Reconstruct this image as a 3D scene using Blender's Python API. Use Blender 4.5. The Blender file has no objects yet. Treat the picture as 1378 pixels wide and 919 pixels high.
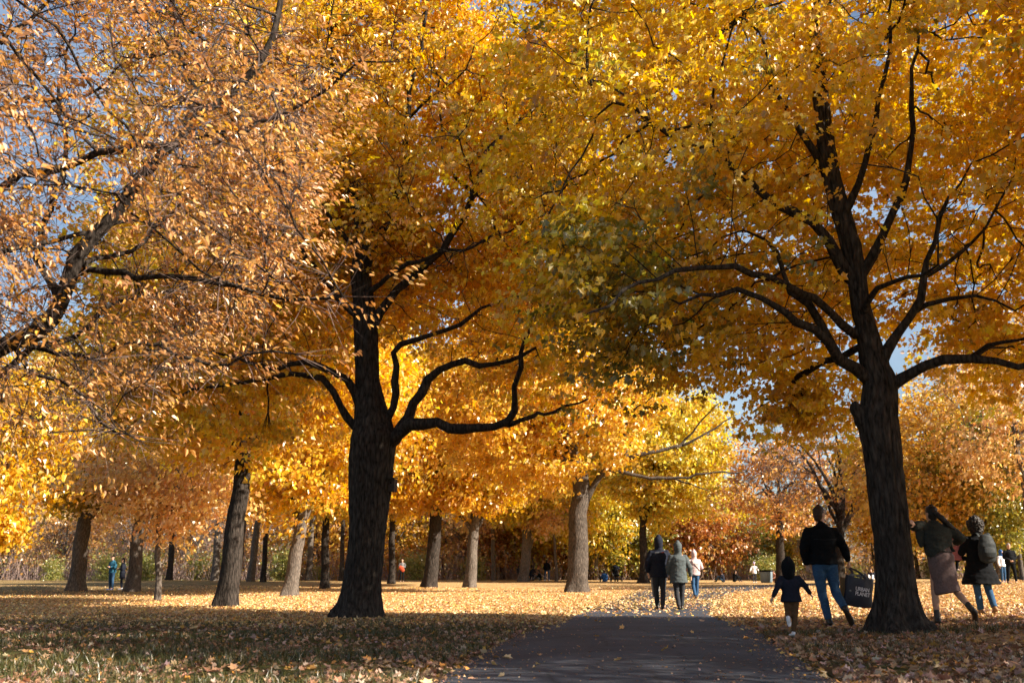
import bpy, bmesh, math, random
import numpy as np
from mathutils import Vector, Matrix, noise as mnoise

R = math.radians
rng = np.random.default_rng(7)
random.seed(7)
SC = bpy.context.scene
COL = SC.collection
F = 1340.0                      # focal length in pixels of the 1378 px wide frame (35 mm lens)
CAMH = 0.8
PITCH = R(13.2)

# ------------------------------------------------------------------ terrain
def sstep(a, b, v):
    t = np.clip((v - a) / (b - a), 0, 1)
    return t * t * (3 - 2 * t)

def ground_h(x, y):
    x = np.asarray(x, float); y = np.asarray(y, float)
    h = -0.07 * sstep(17, 24, y) * (1 - sstep(36, 50, y))
    far = 0.42 * sstep(55, 92, y)
    right = 0.024 * np.sqrt(np.maximum(0, x - 2.6) ** 2 + 0.3) - 0.024 * math.sqrt(0.3)
    right = right * (1 - sstep(50, 70, y) * 0.3) * sstep(2.2, 4.2, x)
    h = h + np.maximum(far, np.minimum(right, 0.5))
    h = h + 7.0 * sstep(100, 170, y) * (0.35 + 0.65 * sstep(20, -60, x))
    h = h + 0.22 * np.exp(-(((x + 24) / 13) ** 2 + ((y - 66) / 9) ** 2))
    h = h + 0.035 * np.sin(x * 0.55 + 1.3) * np.sin(y * 0.4) * sstep(1.2, 4, np.abs(x - 2.4)) * (1 - sstep(60, 90, y))
    return h

def ray(px, py):
    cx = (px - 689) / F; cy = (459.5 - py) / F
    return np.array([cx, math.cos(PITCH) - cy * math.sin(PITCH), math.sin(PITCH) + cy * math.cos(PITCH)])

def at(px, py, Y):              # a point of the frame at Y metres away
    d = ray(px, py)
    return np.array([0, 0, CAMH]) + d * (Y / d[1])

def on_ground(px, py):          # where a pixel of the frame meets the ground
    d = ray(px, py); t = 4.0
    while t < 300:
        p = np.array([0, 0, CAMH]) + d * t
        if p[2] <= float(ground_h(p[0], p[1])):
            return p
        t += 0.05
    p = np.array([0, 0, CAMH]) + d * 90
    p[2] = float(ground_h(p[0], p[1]))
    return p

def spot(px, Y):                # ground point at distance Y under column px (near the horizon)
    x = (px - 689) / F * Y / 1.027
    return np.array([x, Y, float(ground_h(x, Y))])

# ------------------------------------------------------------------ mesh helpers
def mesh_np(name, V, polys_flat, counts, mats, color=None, smooth=False):
    me = bpy.data.meshes.new(name)
    V = np.ascontiguousarray(V, np.float32)
    polys_flat = np.ascontiguousarray(polys_flat, np.int32)
    counts = np.ascontiguousarray(counts, np.int32)
    me.vertices.add(len(V)); me.vertices.foreach_set('co', V.ravel())
    me.loops.add(len(polys_flat)); me.loops.foreach_set('vertex_index', polys_flat)
    me.polygons.add(len(counts))
    st = np.zeros(len(counts), np.int32); st[1:] = np.cumsum(counts)[:-1]
    me.polygons.foreach_set('loop_start', st)
    try:
        me.polygons.foreach_set('loop_total', counts)
    except Exception:
        pass
    me.polygons.foreach_set('use_smooth', np.full(len(counts), bool(smooth)))
    if color is not None:
        a = me.attributes.new('leaf_color', 'FLOAT_COLOR', 'POINT')
        c = np.ones((len(V), 4), np.float32); c[:, :3] = color
        a.data.foreach_set('color', c.ravel())
    me.update(calc_edges=True)
    for m in (mats if isinstance(mats, (list, tuple)) else [mats]):
        me.materials.append(m)
    return me

def link(name, me, parent=None, loc=(0, 0, 0)):
    o = bpy.data.objects.new(name, me)
    COL.objects.link(o)
    o.location = loc
    if parent is not None:
        o.parent = parent
    return o

def tag(o, label=None, cat=None, group=None, kind=None):
    if label: o['label'] = label
    if cat: o['category'] = cat
    if group: o['group'] = group
    if kind: o['kind'] = kind
    return o

def empty(name, loc, rz=0.0):
    o = bpy.data.objects.new(name, None)
    COL.objects.link(o)
    o.location = tuple(float(v) for v in loc); o.rotation_euler = (0, 0, rz)
    o.empty_display_size = 0.2
    return o

def copy_tree(o, parent=None):
    c = o.copy(); COL.objects.link(c)
    if parent is not None: c.parent = parent
    for ch in list(o.children):
        copy_tree(ch, c)
    return c

# ------------------------------------------------------------------ materials
def mat(name):
    m = bpy.data.materials.new(name); m.use_nodes = True
    nt = m.node_tree; nt.nodes.clear()
    out = nt.nodes.new('ShaderNodeOutputMaterial')
    return m, nt, out

def N(nt, t, **kw):
    n = nt.nodes.new(t)
    for k, v in kw.items():
        if k in n.inputs.keys(): n.inputs[k].default_value = v
        else: setattr(n, k, v)
    return n

def ramp(nt, stops):
    n = nt.nodes.new('ShaderNodeValToRGB'); e = n.color_ramp.elements
    while len(e) > 2: e.remove(e[-1])
    for i, (p, c) in enumerate(stops):
        el = e[i] if i < 2 else e.new(p)
        el.position = p; el.color = (*c, 1)
    return n

def leaf_material(name, trans=0.5, gloss=0.07, rough=0.38):
    m, nt, out = mat(name); L = nt.links.new
    at_ = N(nt, 'ShaderNodeAttribute', attribute_name='leaf_color')
    d = N(nt, 'ShaderNodeBsdfDiffuse'); t = N(nt, 'ShaderNodeBsdfTranslucent')
    g = N(nt, 'ShaderNodeBsdfGlossy', Roughness=rough); g.inputs['Color'].default_value = (0.9, 0.9, 0.9, 1)
    sat = N(nt, 'ShaderNodeHueSaturation', Saturation=1.04, Value=1.1)
    mx = N(nt, 'ShaderNodeMixShader', Fac=trans); mg = N(nt, 'ShaderNodeMixShader', Fac=gloss)
    L(at_.outputs['Color'], d.inputs['Color']); L(at_.outputs['Color'], sat.inputs['Color'])
    L(sat.outputs[0], t.inputs['Color'])
    L(d.outputs[0], mx.inputs[1]); L(t.outputs[0], mx.inputs[2])
    L(mx.outputs[0], mg.inputs[1]); L(g.outputs[0], mg.inputs[2]); L(mg.outputs[0], out.inputs[0])
    return m

def bark_material(name, dark, light, scale=1.0, bump=0.6):
    m, nt, out = mat(name); L = nt.links.new
    tc = N(nt, 'ShaderNodeTexCoord'); mp = N(nt, 'ShaderNodeMapping'); mp.inputs['Scale'].default_value = (9 * scale, 9 * scale, 2.2 * scale)
    vo = N(nt, 'ShaderNodeTexVoronoi', Scale=2.2); vo.feature = 'DISTANCE_TO_EDGE'
    no = N(nt, 'ShaderNodeTexNoise', Scale=5.0, Detail=7.0, Roughness=0.65)
    nb = N(nt, 'ShaderNodeTexNoise', Scale=1.3, Detail=4.0)
    L(tc.outputs['Object'], mp.inputs[0])
    ad = N(nt, 'ShaderNodeMixRGB', Fac=0.25); ad.blend_type = 'ADD'
    L(mp.outputs[0], ad.inputs[1]); L(no.outputs['Color'], ad.inputs[2]); L(mp.outputs[0], no.inputs[0])
    L(ad.outputs[0], vo.inputs[0]); L(tc.outputs['Object'], nb.inputs[0])
    r1 = ramp(nt, [(0.0, dark), (0.35, light)])
    L(vo.outputs['Distance'], r1.inputs[0])
    r2 = ramp(nt, [(0.35, tuple(c * 0.75 for c in dark)), (0.65, tuple(min(1, c * 1.25) for c in light))])
    L(no.outputs['Fac'], r2.inputs[0])
    mx = N(nt, 'ShaderNodeMixRGB', Fac=0.5); L(r1.outputs[0], mx.inputs[1]); L(r2.outputs[0], mx.inputs[2])
    mo = N(nt, 'ShaderNodeMixRGB', Fac=0.3); mo.blend_type = 'OVERLAY'
    L(mx.outputs[0], mo.inputs[1]); L(nb.outputs['Fac'], mo.inputs[2])
    b = N(nt, 'ShaderNodeBsdfPrincipled', Roughness=0.95); b.inputs['Specular IOR Level'].default_value = 0.08
    ma = N(nt, 'ShaderNodeMath'); ma.operation = 'ADD'
    L(vo.outputs['Distance'], ma.inputs[0]); L(no.outputs['Fac'], ma.inputs[1])
    bp = N(nt, 'ShaderNodeBump', Strength=bump, Distance=0.03)
    L(ma.outputs[0], bp.inputs['Height']); L(bp.outputs[0], b.inputs['Normal'])
    L(mo.outputs[0], b.inputs['Base Color']); L(b.outputs[0], out.inputs[0])
    return m

def plain(name, col, rough=0.85, nscale=18.0, var=0.25, bump=0.0, sheen=0.0, spec=0.3):
    m, nt, out = mat(name); L = nt.links.new
    tc = N(nt, 'ShaderNodeTexCoord'); no = N(nt, 'ShaderNodeTexNoise', Scale=nscale, Detail=5.0)
    L(tc.outputs['Object'], no.inputs[0])
    r = ramp(nt, [(0.3, tuple(c * (1 - var) for c in col)), (0.7, tuple(min(1, c * (1 + var)) for c in col))])
    L(no.outputs['Fac'], r.inputs[0])
    b = N(nt, 'ShaderNodeBsdfPrincipled', Roughness=rough); b.inputs['Specular IOR Level'].default_value = spec
    b.inputs['Sheen Weight'].default_value = sheen
    L(r.outputs[0], b.inputs['Base Color'])
    if bump:
        bp = N(nt, 'ShaderNodeBump', Strength=bump, Distance=0.01); L(no.outputs['Fac'], bp.inputs['Height']); L(bp.outputs[0], b.inputs['Normal'])
    L(b.outputs[0], out.inputs[0])
    return m

M_LEAF = leaf_material('maple_leaf', trans=0.56, gloss=0.075, rough=0.38)
M_DRY = leaf_material('dry_leaf', trans=0.36, gloss=0.075, rough=0.42)
M_LITTER = leaf_material('fallen_leaf', trans=0.15, gloss=0.06, rough=0.5)
M_GRASSB = leaf_material('grass_blade', trans=0.3, gloss=0.05)
M_BARK = bark_material('furrowed_bark', (0.008, 0.007, 0.0065), (0.072, 0.060, 0.052), scale=0.6, bump=1.0)
M_BARKL = bark_material('grey_bark', (0.04, 0.034, 0.03), (0.20, 0.17, 0.145), scale=0.7, bump=0.9)
M_BARKM = bark_material('brown_bark', (0.022, 0.018, 0.016), (0.145, 0.12, 0.10), scale=0.7, bump=1.0)
M_BARKF = bark_material('dark_bark', (0.012, 0.010, 0.009), (0.06, 0.05, 0.043))
M_TWIG = plain('twig_bark', (0.20, 0.15, 0.13), var=0.35)
M_TWIGD = plain('brown_twig_bark', (0.12, 0.085, 0.075), var=0.6)

# ------------------------------------------------------------------ trees
def resample(P, step):
    P = np.asarray(P, float)
    # Catmull-Rom through the traced points, then even spacing
    Q = []
    n = len(P)
    for i in range(n - 1):
        p0 = P[max(i - 1, 0)]; p1 = P[i]; p2 = P[i + 1]; p3 = P[min(i + 2, n - 1)]
        for t in np.linspace(0, 1, 12, endpoint=False):
            Q.append(0.5 * ((2 * p1) + (-p0 + p2) * t + (2 * p0 - 5 * p1 + 4 * p2 - p3) * t * t + (-p0 + 3 * p1 - 3 * p2 + p3) * t ** 3))
    Q.append(P[-1]); Q = np.array(Q)
    s = np.r_[0, np.cumsum(np.linalg.norm(np.diff(Q, axis=0), axis=1))]
    m = max(2, int(round(s[-1] / step)) + 1)
    u = np.linspace(0, s[-1], m)
    return np.stack([np.interp(u, s, Q[:, k]) for k in range(3)], 1)

class Skeleton:
    def __init__(self):
        self.p = []; self.par = []; self.r = []; self.limb = []; self.fixed = []
    def add(self, p, par, r, limb, fixed):
        self.p.append(np.asarray(p, float)); self.par.append(par); self.r.append(r); self.limb.append(limb); self.fixed.append(fixed)
        return len(self.p) - 1
    def add_limb(self, P, r0, r1, limb, step=0.25, attach=True):
        Q = resample(P, step)
        if len(Q) > 4:
            kz = np.array([[mnoise.noise((q[0] * 1.5 + 11 * k, q[1] * 1.5 + limb, q[2] * 1.5)) + 0.6 * mnoise.noise((q[0] * 3.6 + 7 * k, q[1] * 3.6, q[2] * 3.6 + limb)) for k in range(3)] for q in Q])
            w_ = np.minimum(1, np.arange(len(Q)) / 3.0)[:, None]
            Q = Q + kz * w_ * 0.11
        par = -1
        if attach and self.p:
            A = np.array(self.p)
            par = int(np.argmin(((A - Q[0]) ** 2).sum(1)))
            r0 = min(r0, self.r[par] * 0.95)
        m = len(Q)
        for i, q in enumerate(Q):
            f = i / max(1, m - 1)
            par = self.add(q, par, r0 + (r1 - r0) * f ** 0.8, limb, True)
        return par

def grow(sk, A, step=0.3, infl=2.2, kill=0.45, iters=90, rg=None, wander=0.25, start_z=-1e9, up=0.0):
    """space colonisation of the attractor points A from the skeleton"""
    A = np.asarray(A, float)
    P = np.array(sk.p)
    dmin = np.full(len(A), 1e9); near = np.zeros(len(A), int)
    def upd(idx, pts):
        ok = pts[:, 2] > start_z
        pts = pts[ok]; idx = idx[ok]
        for c in range(0, len(pts), 256):
            D = ((A[:, None, :] - pts[None, c:c + 256]) ** 2).sum(2)
            j = D.argmin(1); d = np.sqrt(D[np.arange(len(A)), j])
            b = d < dmin
            dmin[b] = d[b]; near[b] = idx[c:c + 256][j[b]]
    upd(np.arange(len(P)), P)
    alive = np.ones(len(A), bool)
    for it in range(iters):
        alive &= dmin > kill
        act = alive & (dmin < infl)
        if not act.any():
            if alive.sum() < 10: break
            infl *= 1.3
            if infl > 12: break
            continue
        ids = np.unique(near[act])
        newp = []; newi = []
        for k in ids:
            a = A[act & (near == k)]
            v = a - sk.p[k]
            v = (v / np.linalg.norm(v, axis=1, keepdims=True)).mean(0)
            pk = sk.par[k]
            if pk >= 0:
                t = sk.p[k] - sk.p[pk]; t = t / (np.linalg.norm(t) + 1e-9)
                if not sk.fixed[k]: v = v + 0.45 * t
            v = v + rg.normal(0, wander, 3) + np.array([0, 0, up])
            v = v / (np.linalg.norm(v) + 1e-9)
            q = sk.p[k] + v * step
            newi.append(sk.add(q, int(k), 0.0, sk.limb[k], False)); newp.append(q)
        upd(np.array(newi), np.array(newp))
        if len(sk.p) > 14000: break

def finish_radii(sk, tip=0.006, e=2.35):
    n = len(sk.p)
    acc = np.zeros(n)
    kids = np.zeros(n, int)
    for i in range(n):
        if sk.par[i] >= 0: kids[sk.par[i]] += 1
    desc = np.zeros(n)
    for i in range(n - 1, -1, -1):
        if kids[i] == 0: acc[i] = max(acc[i], 1); desc[i] = 1
        if sk.par[i] >= 0:
            acc[sk.par[i]] += acc[i]; desc[sk.par[i]] += desc[i]
    for i in range(n):
        r = tip * acc[i] ** (1 / e)
        if not sk.fixed[i]:
            p = sk.par[i]
            sk.r[i] = min(r, 0.8 * sk.r[p] if sk.fixed[p] else sk.r[p] * 0.985)
            sk.r[i] = max(sk.r[i], 0.5 * tip)
    return kids, acc

def tubes(sk, sel, min_r=0.0, wig=0.0):
    """tubes for the chains of nodes for which sel[i] is true -> V, flat, counts"""
    n = len(sk.p)
    P = np.array(sk.p); r = np.array(sk.r); par = np.array(sk.par); limb = np.array(sk.limb)
    main = np.full(n, -1)
    best = np.full(n, -1.0)
    for i in range(n):
        p = par[i]
        if p >= 0:
            w = r[i] + (10 if (limb[i] == limb[p] and sk.fixed[i] and sk.fixed[p]) else 0)
            if w > best[p]: best[p] = w; main[p] = i
    V = []; Fl = []; C = []; base = 0
    for i in range(n):
        if not sel[i] or r[i] < min_r: continue
        p = par[i]
        if p >= 0 and main[p] == i and sel[p] and r[p] >= min_r: continue
        ch = [i]; j = i
        while main[j] >= 0 and sel[main[j]] and r[main[j]] >= min_r:
            j = main[j]; ch.append(j)
        pts = P[ch]; rad = r[ch]
        if p >= 0:
            pts = np.vstack([P[p], pts]); rad = np.r_[min(rad[0] * 1.25, r[p]), rad]
        if len(pts) < 2: continue
        pts = np.vstack([pts, pts[-1] + (pts[-1] - pts[-2]) * 0.4]); rad = np.r_[rad, rad[-1] * 0.35]
        k = 12 if rad[0] > 0.09 else 8 if rad[0] > 0.045 else 5 if rad[0] > 0.018 else 3
        T = np.gradient(pts, axis=0); T /= np.linalg.norm(T, axis=1, keepdims=True) + 1e-9
        ref = np.array([0.31, 0.9, 0.2]) if abs(T.mean(0) @ np.array([0.31, 0.9, 0.2])) < 0.75 else np.array([0.9, -0.3, 0.25])
        U = np.cross(T, ref); U /= np.linalg.norm(U, axis=1, keepdims=True) + 1e-9
        W = np.cross(T, U)
        a = np.arange(k) * 2 * math.pi / k
        jit = 1 + (0.10 * np.sin(np.arange(len(pts)) * 1.7 + i) if rad[0] > 0.03 else 0) * np.ones(len(pts))
        ring = pts[:, None] + (rad * jit)[:, None, None] * (np.cos(a)[None, :, None] * U[:, None] + np.sin(a)[None, :, None] * W[:, None])
        m = len(pts)
        V.append(ring.reshape(-1, 3))
        q = np.arange(m - 1)[:, None] * k + np.arange(k)[None]
        q2 = np.arange(m - 1)[:, None] * k + (np.arange(k)[None] + 1) % k
        quad = np.stack([q, q2, q2 + k, q + k], 2).reshape(-1) + base
        Fl.append(quad); C.append(np.full((m - 1) * k, 4))
        base += m * k
    if not V: return None
    return np.vstack(V), np.concatenate(Fl), np.concatenate(C)

# leaf outlines: two halves sharing the midrib
MAPLE = np.array([(0, 0), (.24, -.06), (.46, .14), (.33, .30), (.58, .60), (.25, .60), (0, 1.0)])
OVAL = np.array([(0, 0), (.42, .38), (0, 1.0)])
NARROW = np.array([(0, 0), (.17, .25), (.15, .65), (0, 1.0)])

def leaves(pos, tipdir, normal, size, outline, fold, curl, color, width=1.0, droop=0.15):
    n = len(pos)
    t = tipdir / (np.linalg.norm(tipdir, axis=1, keepdims=True) + 1e-9)
    nn = normal - (normal * t).sum(1, keepdims=True) * t
    nn /= np.linalg.norm(nn, axis=1, keepdims=True) + 1e-9
    b = np.cross(t, nn)
    half = outline[1:-1]
    m = len(half)
    uv = np.vstack([outline[0], outline[-1], half, half * np.array([-1, 1])])     # base, tip, right.., left..
    u = uv[:, 0][None] * width; v = uv[:, 1][None]
    fold = np.broadcast_to(np.asarray(fold, float).reshape(-1, 1), (n, 1)); curl = np.broadcast_to(np.asarray(curl, float).reshape(-1, 1), (n, 1))
    z = np.abs(u) * fold - (v ** 2) * curl
    s = size[:, None]
    V = pos[:, None] + (u * s)[..., None] * b[:, None] + (v * s * np.ones_like(z))[..., None] * t[:, None] + (z * s)[..., None] * nn[:, None]
    k = 2 + 2 * m
    f1 = [0] + [2 + i for i in range(m)] + [1]
    f2 = [1] + [2 + m + i for i in range(m - 1, -1, -1)] + [0]
    f = np.array(f1 + f2)
    flat = (np.arange(n)[:, None] * k + f[None]).reshape(-1)
    cnt = np.full(2 * n, m + 2)
    colv = np.repeat(color, k, axis=0)
    return V.reshape(-1, 3), flat, cnt, colv

def rand_dirs(rg, n):
    v = rg.normal(size=(n, 3)); return v / np.linalg.norm(v, axis=1, keepdims=True)

def palette(rg, n, cols, wts, jit=0.13):
    cols = np.array(cols); w = np.array(wts, float); w /= w.sum()
    c = cols[rg.choice(len(cols), n, p=w)]
    c = c * np.exp(rg.normal(0, jit, (n, 1))) * np.exp(rg.normal(0, jit * 0.35, (n, 3)))
    return np.clip(c, 0.005, 0.92)

GOLD = [(.84, .535, .028), (.81, .455, .022), (.85, .60, .055), (.72, .355, .022), (.46, .33, .03), (.40, .22, .04)]
GOLDW = [6, 3.4, 3.2, 1.3, 1.2, 0.8]
YEL = [(.76, .60, .06), (.74, .52, .04), (.60, .51, .07), (.42, .41, .05), (.70, .42, .035)]
YELW = [5, 4, 2.5, 1.2, 1.5]
ORG = [(.66, .36, .04), (.70, .44, .05), (.56, .26, .03), (.68, .48, .07), (.40, .21, .04)]
ORGW = [4, 4, 1.6, 2, 0.9]
RUST = [(.46, .18, .04), (.56, .26, .05), (.34, .12, .035), (.58, .34, .07), (.30, .22, .05)]
RUSTW = [4, 3, 2, 1.6, 1]
OLIVE = [(.34, .32, .05), (.46, .40, .06), (.24, .25, .04), (.66, .44, .06), (.16, .19, .03)]
OLIVEW = [4, 3, 3, 1.6, 2]
PEACH = [(.70, .46, .20), (.68, .40, .11), (.62, .34, .11), (.72, .50, .15)]
PEACHW = [3, 3, 2, 2]
BROWN = [(.64, .33, .09), (.54, .25, .06), (.72, .41, .14), (.36, .16, .05), (.74, .39, .045), (.56, .30, .13)]
BROWNW = [4, 3, 3, 1.6, 2.4, 2.5]
SUNAZ, SUNEL, SKYS, EXPO = 24.0, 32.0, 0.052, 1.47

# ------------------------------------------------------------------ people
def loft(pts, rad, ref=(1, 0, 0), k=14, caps=(1, 1)):
    P = np.asarray(pts, float); n = len(P)
    Rr = np.array([(r, r) if np.isscalar(r) else r for r in rad], float)
    T = np.gradient(P, axis=0); T /= np.linalg.norm(T, axis=1, keepdims=True) + 1e-9
    ref = np.asarray(ref, float)
    S = ref[None] - (T @ ref)[:, None] * T
    bad = np.linalg.norm(S, axis=1) < 0.2
    S[bad] = np.cross(T[bad], np.array([0, 1.0, 0.05]))
    S /= np.linalg.norm(S, axis=1, keepdims=True) + 1e-9
    B = np.cross(T, S)
    # rounded ends
    def cap(i, sgn):
        p, t, s, b, (ra, rb) = P[i], T[i] * sgn, S[i], B[i], Rr[i]
        h = min(ra, rb) * 0.8 * caps[0 if sgn < 0 else 1]
        if caps[0 if sgn < 0 else 1] < .5: return [(p + t * .004, (ra * .96, rb * .96), s, b)]
        return [(p + t * h * 0.6, (ra * 0.8, rb * 0.8), s, b), (p + t * h, (ra * 0.35, rb * 0.35), s, b)]
    rings = list(reversed(cap(0, -1))) + [(P[i], Rr[i], S[i], B[i]) for i in range(n)] + cap(n - 1, 1)
    a = np.arange(k) * 2 * math.pi / k
    V = np.vstack([p + np.cos(a)[:, None] * ra * s + np.sin(a)[:, None] * rb * b for p, (ra, rb), s, b in rings])
    m = len(rings); F_ = []
    for i in range(m - 1):
        for j in range(k):
            F_.append((i * k + j, i * k + (j + 1) % k, (i + 1) * k + (j + 1) % k, (i + 1) * k + j))
    F_.append(tuple(range(k - 1, -1, -1))); F_.append(tuple((m - 1) * k + j for j in range(k)))
    return V, F_

def fuse(name, parts, voxel, mat_, smooth=2, wrinkle=0.0, wscale=9.0, seed=0.0):
    V = []; Fc = []; b = 0
    for v, f in parts:
        V.append(v); Fc += [tuple(i + b for i in q) for q in f]; b += len(v)
    me = bpy.data.meshes.new(name + '_raw'); me.from_pydata(np.vstack(V).tolist(), [], Fc)
    o = bpy.data.objects.new(name + '_raw', me); COL.objects.link(o)
    m = o.modifiers.new('r', 'REMESH'); m.mode = 'VOXEL'; m.voxel_size = voxel
    if smooth:
        s = o.modifiers.new('s', 'SMOOTH'); s.factor = 0.5; s.iterations = smooth
    dg = bpy.context.evaluated_depsgraph_get(); dg.update()
    out = bpy.data.meshes.new_from_object(o.evaluated_get(dg)); out.name = name
    bpy.data.objects.remove(o); bpy.data.meshes.remove(me)
    if wrinkle:
        nv = len(out.vertices); co_ = np.zeros(nv * 3, np.float32); out.vertices.foreach_get('co', co_); co_ = co_.reshape(-1, 3)
        no_ = np.zeros(nv * 3, np.float32); out.vertices.foreach_get('normal', no_); no_ = no_.reshape(-1, 3)
        dd_ = np.array([mnoise.noise((c[0] * wscale + seed, c[1] * wscale, c[2] * wscale * 1.8)) + 0.5 * mnoise.noise((c[0] * wscale * 2.4, c[1] * wscale * 2.4 + seed, c[2] * wscale * 3.5)) for c in co_.tolist()])
        out.vertices.foreach_set('co', (co_ + no_ * (dd_ * wrinkle)[:, None]).astype(np.float32).ravel())
    out.polygons.foreach_set('use_smooth', np.ones(len(out.polygons), bool))
    out.materials.clear(); out.materials.append(mat_)
    return out

SKIN = plain('skin', (.50, .30, .21), rough=0.55, nscale=30, var=0.1)
def cloth(name, col, **k): return plain('cloth_' + name, col, rough=k.pop('rough', 0.92), nscale=k.pop('nscale', 40), var=0.2, bump=0.15, spec=k.pop('spec', .12), **k)
CB = {n: cloth(n, c) for n, c in dict(black=(.006, .007, .009), navy=(.015, .018, .030), charcoal=(.035, .038, .045), slate=(.075, .092, .10), denim=(.035, .085, .17), blue=(.03, .10, .28), pale=(.52, .40, .40), white=(.72, .73, .76),
      olive=(.036, .040, .036), mauve=(.15, .108, .105), tan=(.11, .062, .032), pink=(.38, .13, .13), red=(.42, .08, .04), teal=(.03, .12, .20), lilac=(.42, .36, .58), grey=(.16, .17, .18), peach=(.55, .30, .24), brown=(.09, .05, .03)).items()}
HAIR = plain('hair_dark', (.012, .009, .008), rough=0.55, nscale=60, var=0.3)
HAIRG = plain('hair_grey', (.22, .21, .21), rough=0.6, nscale=60, var=0.3)
HAIRB = plain('hair_brown', (.045, .025, .015), rough=0.55, nscale=60, var=0.3)
LEATHER = plain('dark_leather', (.022, .016, .013), rough=0.45, spec=0.5)
LEATHERT = plain('tan_leather', (.26, .14, .06), rough=0.5)
SNEAK = plain('white_rubber', (.75, .76, .80), rough=0.5)
EYE = plain('eye_dark', (.02, .015, .012), rough=0.2)

STAND = dict(pelvis=(0, 0, .95), waist=(0, 0, 1.10), chest=(0, -.005, 1.30), collar=(0, -.005, 1.44), neck=(0, .015, 1.53), head=(0, .03, 1.635),
             shL=(-.18, 0, 1.385), shR=(.18, 0, 1.385), elL=(-.235, -.03, 1.12), elR=(.235, -.03, 1.14), wrL=(-.245, .05, .90), wrR=(.245, .05, .90),
             hiL=(-.09, 0, .92), hiR=(.09, 0, .92), knL=(-.10, .02, .50), knR=(.10, .02, .50), anL=(-.10, -.02, .085), anR=(.10, -.02, .085), toL=(-.12, .15, .03), toR=(.12, .15, .03))

def hand_parts(w, d, pal, side, s, curl=0.5):
    """palm and five fingers; d = direction of the hand, pal = direction the palm faces"""
    d = d / np.linalg.norm(d); pal = pal - (pal @ d) * d; pal = pal / np.linalg.norm(pal)
    across = np.cross(d, pal) * side
    out = [loft([w, w + d * .045 * s, w + d * .09 * s], [(.024 * s, .018 * s), (.039 * s, .017 * s), (.041 * s, .014 * s)], ref=across)]
    for i, (L, off) in enumerate([(.070, .030), (.080, .010), (.074, -.010), (.058, -.030)]):
        b = w + d * .082 * s + across * off * s
        d1 = d * math.cos(curl * .7) + pal * math.sin(curl * .7); d2 = d * math.cos(curl * 1.8) + pal * math.sin(curl * 1.8)
        m = b + d1 * L * .5 * s
        out.append(loft([b - d * .02 * s, b, m, m + d2 * L * .5 * s], [.0095 * s, .0092 * s, .0085 * s, .0072 * s], ref=across, k=8))
    b = w + d * .025 * s + across * .030 * s
    t1 = b + (across * .7 + d * .6 + pal * .25) * .040 * s
    out.append(loft([b - across * .012 * s, b, t1, t1 + (d * .8 + pal * .45) * .032 * s], [.012 * s, .0115 * s, .010 * s, .008 * s], ref=across, k=8))
    return out

def head_rings(c, yaw, s, pitch=0.0, infl=0.0, rows=None):
    rows = rows or [(-.118, .026, .030, .050), (-.095, .047, .058, .034), (-.05, .062, .082, .014), (0, .072, .094, .0), (.05, .075, .098, -.004), (.09, .060, .080, -.008), (.115, .030, .042, -.010)]
    f = np.array([-math.sin(yaw), math.cos(yaw), 0]); r = np.array([math.cos(yaw), math.sin(yaw), 0]); u = np.array([0, 0, 1.0])
    cp, sp = math.cos(pitch), math.sin(pitch)
    f, u = f * cp + u * sp, u * cp - f * sp
    P = [c + u * z * s + f * y * s for z, a, b, y in rows]
    return loft(P, [((a + infl) * s, (b + infl) * s) for z, a, b, y in rows], ref=r, k=18), f, r, u

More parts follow.
